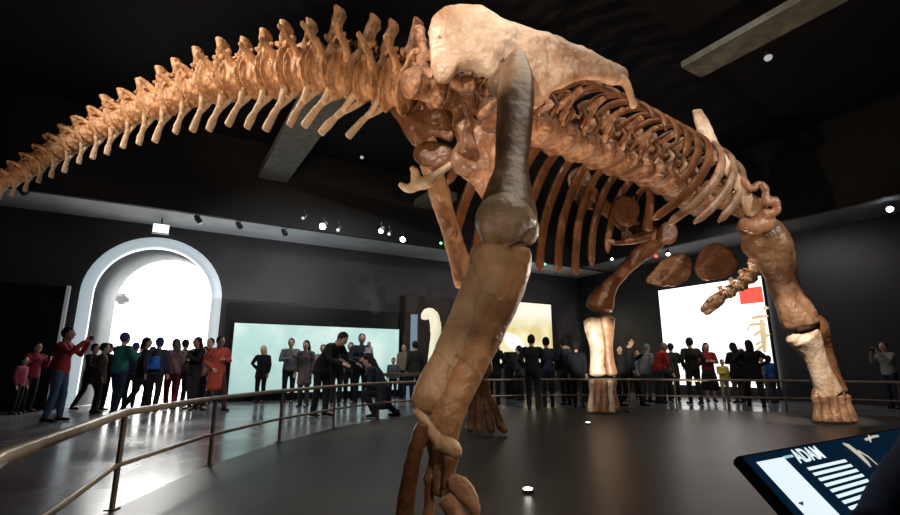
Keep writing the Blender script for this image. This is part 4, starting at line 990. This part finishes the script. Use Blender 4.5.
# hanging fixture inside the bright hall
p = P(121, 298, 15.2)
hl = empty('hanging_fixture', V((p.x, p.y, 6.9)), 'grey hanging fixture blurred by the light inside the arch', 'lamp')
bm = bmesh.new(); tube(bm, [p+V((0, 0, .1)), V((p.x, p.y, 6.9))], [.012, .012], 6); obj('cord', bm, M_METAL, hl)
bm = bmesh.new(); tube(bm, [p+V((-.3, 0, .1)), p+V((-.1, 0, .02)), p+V((.1, 0, 0)), p+V((.24, 0, -.1))], [(.05, .05), (.16, .10), (.18, .1), (.06, .06)], 10); ell(bm, p+V((.05, 0, -.14)), (.12, .1, .1)); obj('shade', fused(bm, 'shade', .03, 2, .04, 6), mat('grey_fixture', (.3, .3, .3), emit=(.5, .5, .5), estr=.3), hl)

# ================================================================== LIGHTS
W_ = bpy.data.worlds.new('world'); SC.world = W_; W_.use_nodes = True
W_.node_tree.nodes['Background'].inputs['Color'].default_value = (.5, .55, .7, 1); W_.node_tree.nodes['Background'].inputs['Strength'].default_value = .012
def lamp(kind, name, loc, aim, power, col, size=.25, ang=50, blend=.5):
    l = bpy.data.lights.new(name, kind); l.energy = power; l.color = col
    if kind == 'SPOT': l.spot_size = math.radians(ang); l.spot_blend = blend; l.shadow_soft_size = size
    elif kind == 'AREA': l.shape = 'DISK'; l.size = size
    else: l.shadow_soft_size = size
    o = bpy.data.objects.new(name, l); COL.objects.link(o); o.location = loc
    dv = V(aim)-V(loc); o.rotation_euler = dv.to_track_quat('-Z', 'Y').to_euler(); return o
WARM = (1, .74, .5); WHITE = (1, .90, .78)
lamp('SPOT', 'spot_ilium', (-1.6, .6, 6.6), P(470, 45, 5.0), 1500, WHITE, .08, 24)
lamp('SPOT', 'spot_tail', (-3.0, 2.0, .5), P(270, 90, 6.0), 900, WARM, .1, 62)
lamp('SPOT', 'spot_tail_tip', (-6.5, 3.0, .6), P(60, 150, 7.0), 350, WARM, .1, 60)
lamp('SPOT', 'spot_tail_top', (-4.5, 2.5, 7.0), P(200, 100, 6.4), 1500, WHITE, .05, 60)
lamp('SPOT', 'spot_shin', (-1.6, .6, 2.6), P(475, 320, 3.8), 110, WARM, .1, 34)
lamp('SPOT', 'spot_knee', (1.6, .8, 1.6), P(510, 190, 4.2), 60, WARM, .1, 40)  # unseen fill light added to brighten the dark femur
lamp('SPOT', 'spot_ribs_low', (1.2, 4.0, .15), P(620, 150, 8), 850, WARM, .06, 75)
lamp('SPOT', 'spot_ribs_far', (6.0, 12.0, .3), P(610, 180, 8), 500, WARM, .1, 75)
lamp('SPOT', 'spot_pelvis', (-1.8, 7.8, .2), P(450, 150, 6), 380, WARM, .08, 60)
lamp('SPOT', 'spot_foreleg_far', (1.5, 4.6, .9), P(600, 350, 10.8), 3600, WHITE, .06, 13)
lamp('SPOT', 'spot_foreleg_near', (3.4, 3.0, 6.6), P(812, 362, 8.9), 5200, WHITE, .06, 13)
lamp('SPOT', 'spot_shoulder', (9.5, 3.5, 6.8), P(740, 190, 8.6), 1300, WHITE, .05, 30)
lamp('SPOT', 'spot_back', (4.5, 2.0, 7.0), P(660, 130, 8), 1100, WHITE, .05, 34)
lamp('SPOT', 'spot_foot', (.9, 1.2, 2.6), P(450, 480, 3.4), 90, WARM, .08, 34)
lamp('SPOT', 'spot_neck', (6.5, 9.5, 6.8), P(730, 285, 13.2), 500, WHITE, .08, 40)
lamp('SPOT', 'spot_shin_rim', (3.6, 5.6, 2.2), P(480, 340, 3.8), 260, WHITE, .05, 40)  # unseen rim light added along the shin edge
lamp('SPOT', 'spot_red', (5.0, 7.5, 6.8), PZ(650, 440, 0), 900, (1, .12, .12), .2, 30, 1)
lamp('AREA', 'area_soffit_left', R(14, 1.0, 2.9), R(14, 1.2, 5), 22, (.85, .93, 1), 3)
lamp('AREA', 'area_soffit_mid', R(5, 1.4, 2.9), R(5, 1.4, 5), 14, (.85, .93, 1), 2.5)
lamp('AREA', 'area_hall', R(AS, -3.2, 5.5), R(AS, 3.5, 0), 900, (1, .98, .94), 3)
lamp('AREA', 'area_crowd', R(12, 4.5, 4.8), R(12, 2.5, 0), 110, (.9, .95, 1), 3)
lamp('AREA', 'area_crowd_right', R(3.5, 9, 4.8), R(2.5, 8, 0), 70, (1, .95, .9), 3)
lamp('AREA', 'area_platform', (2.5, 4.5, 7.2), (2.5, 5, 0), 110, (1, .88, .74), 4)
lamp('SPOT', 'spot_beam_left', R(13, 6, 3.0), R(14, 4, 6.3), 25, (1, 1, .9), .3, 90)
lamp('SPOT', 'spot_beam_right', (4.5, 5, 2.6), PZ(740, 40, 6.3), 22, (1, 1, .9), .3, 60)
SC.view_settings.view_transform = 'Standard'; SC.view_settings.look = 'None'; SC.view_settings.exposure = 0
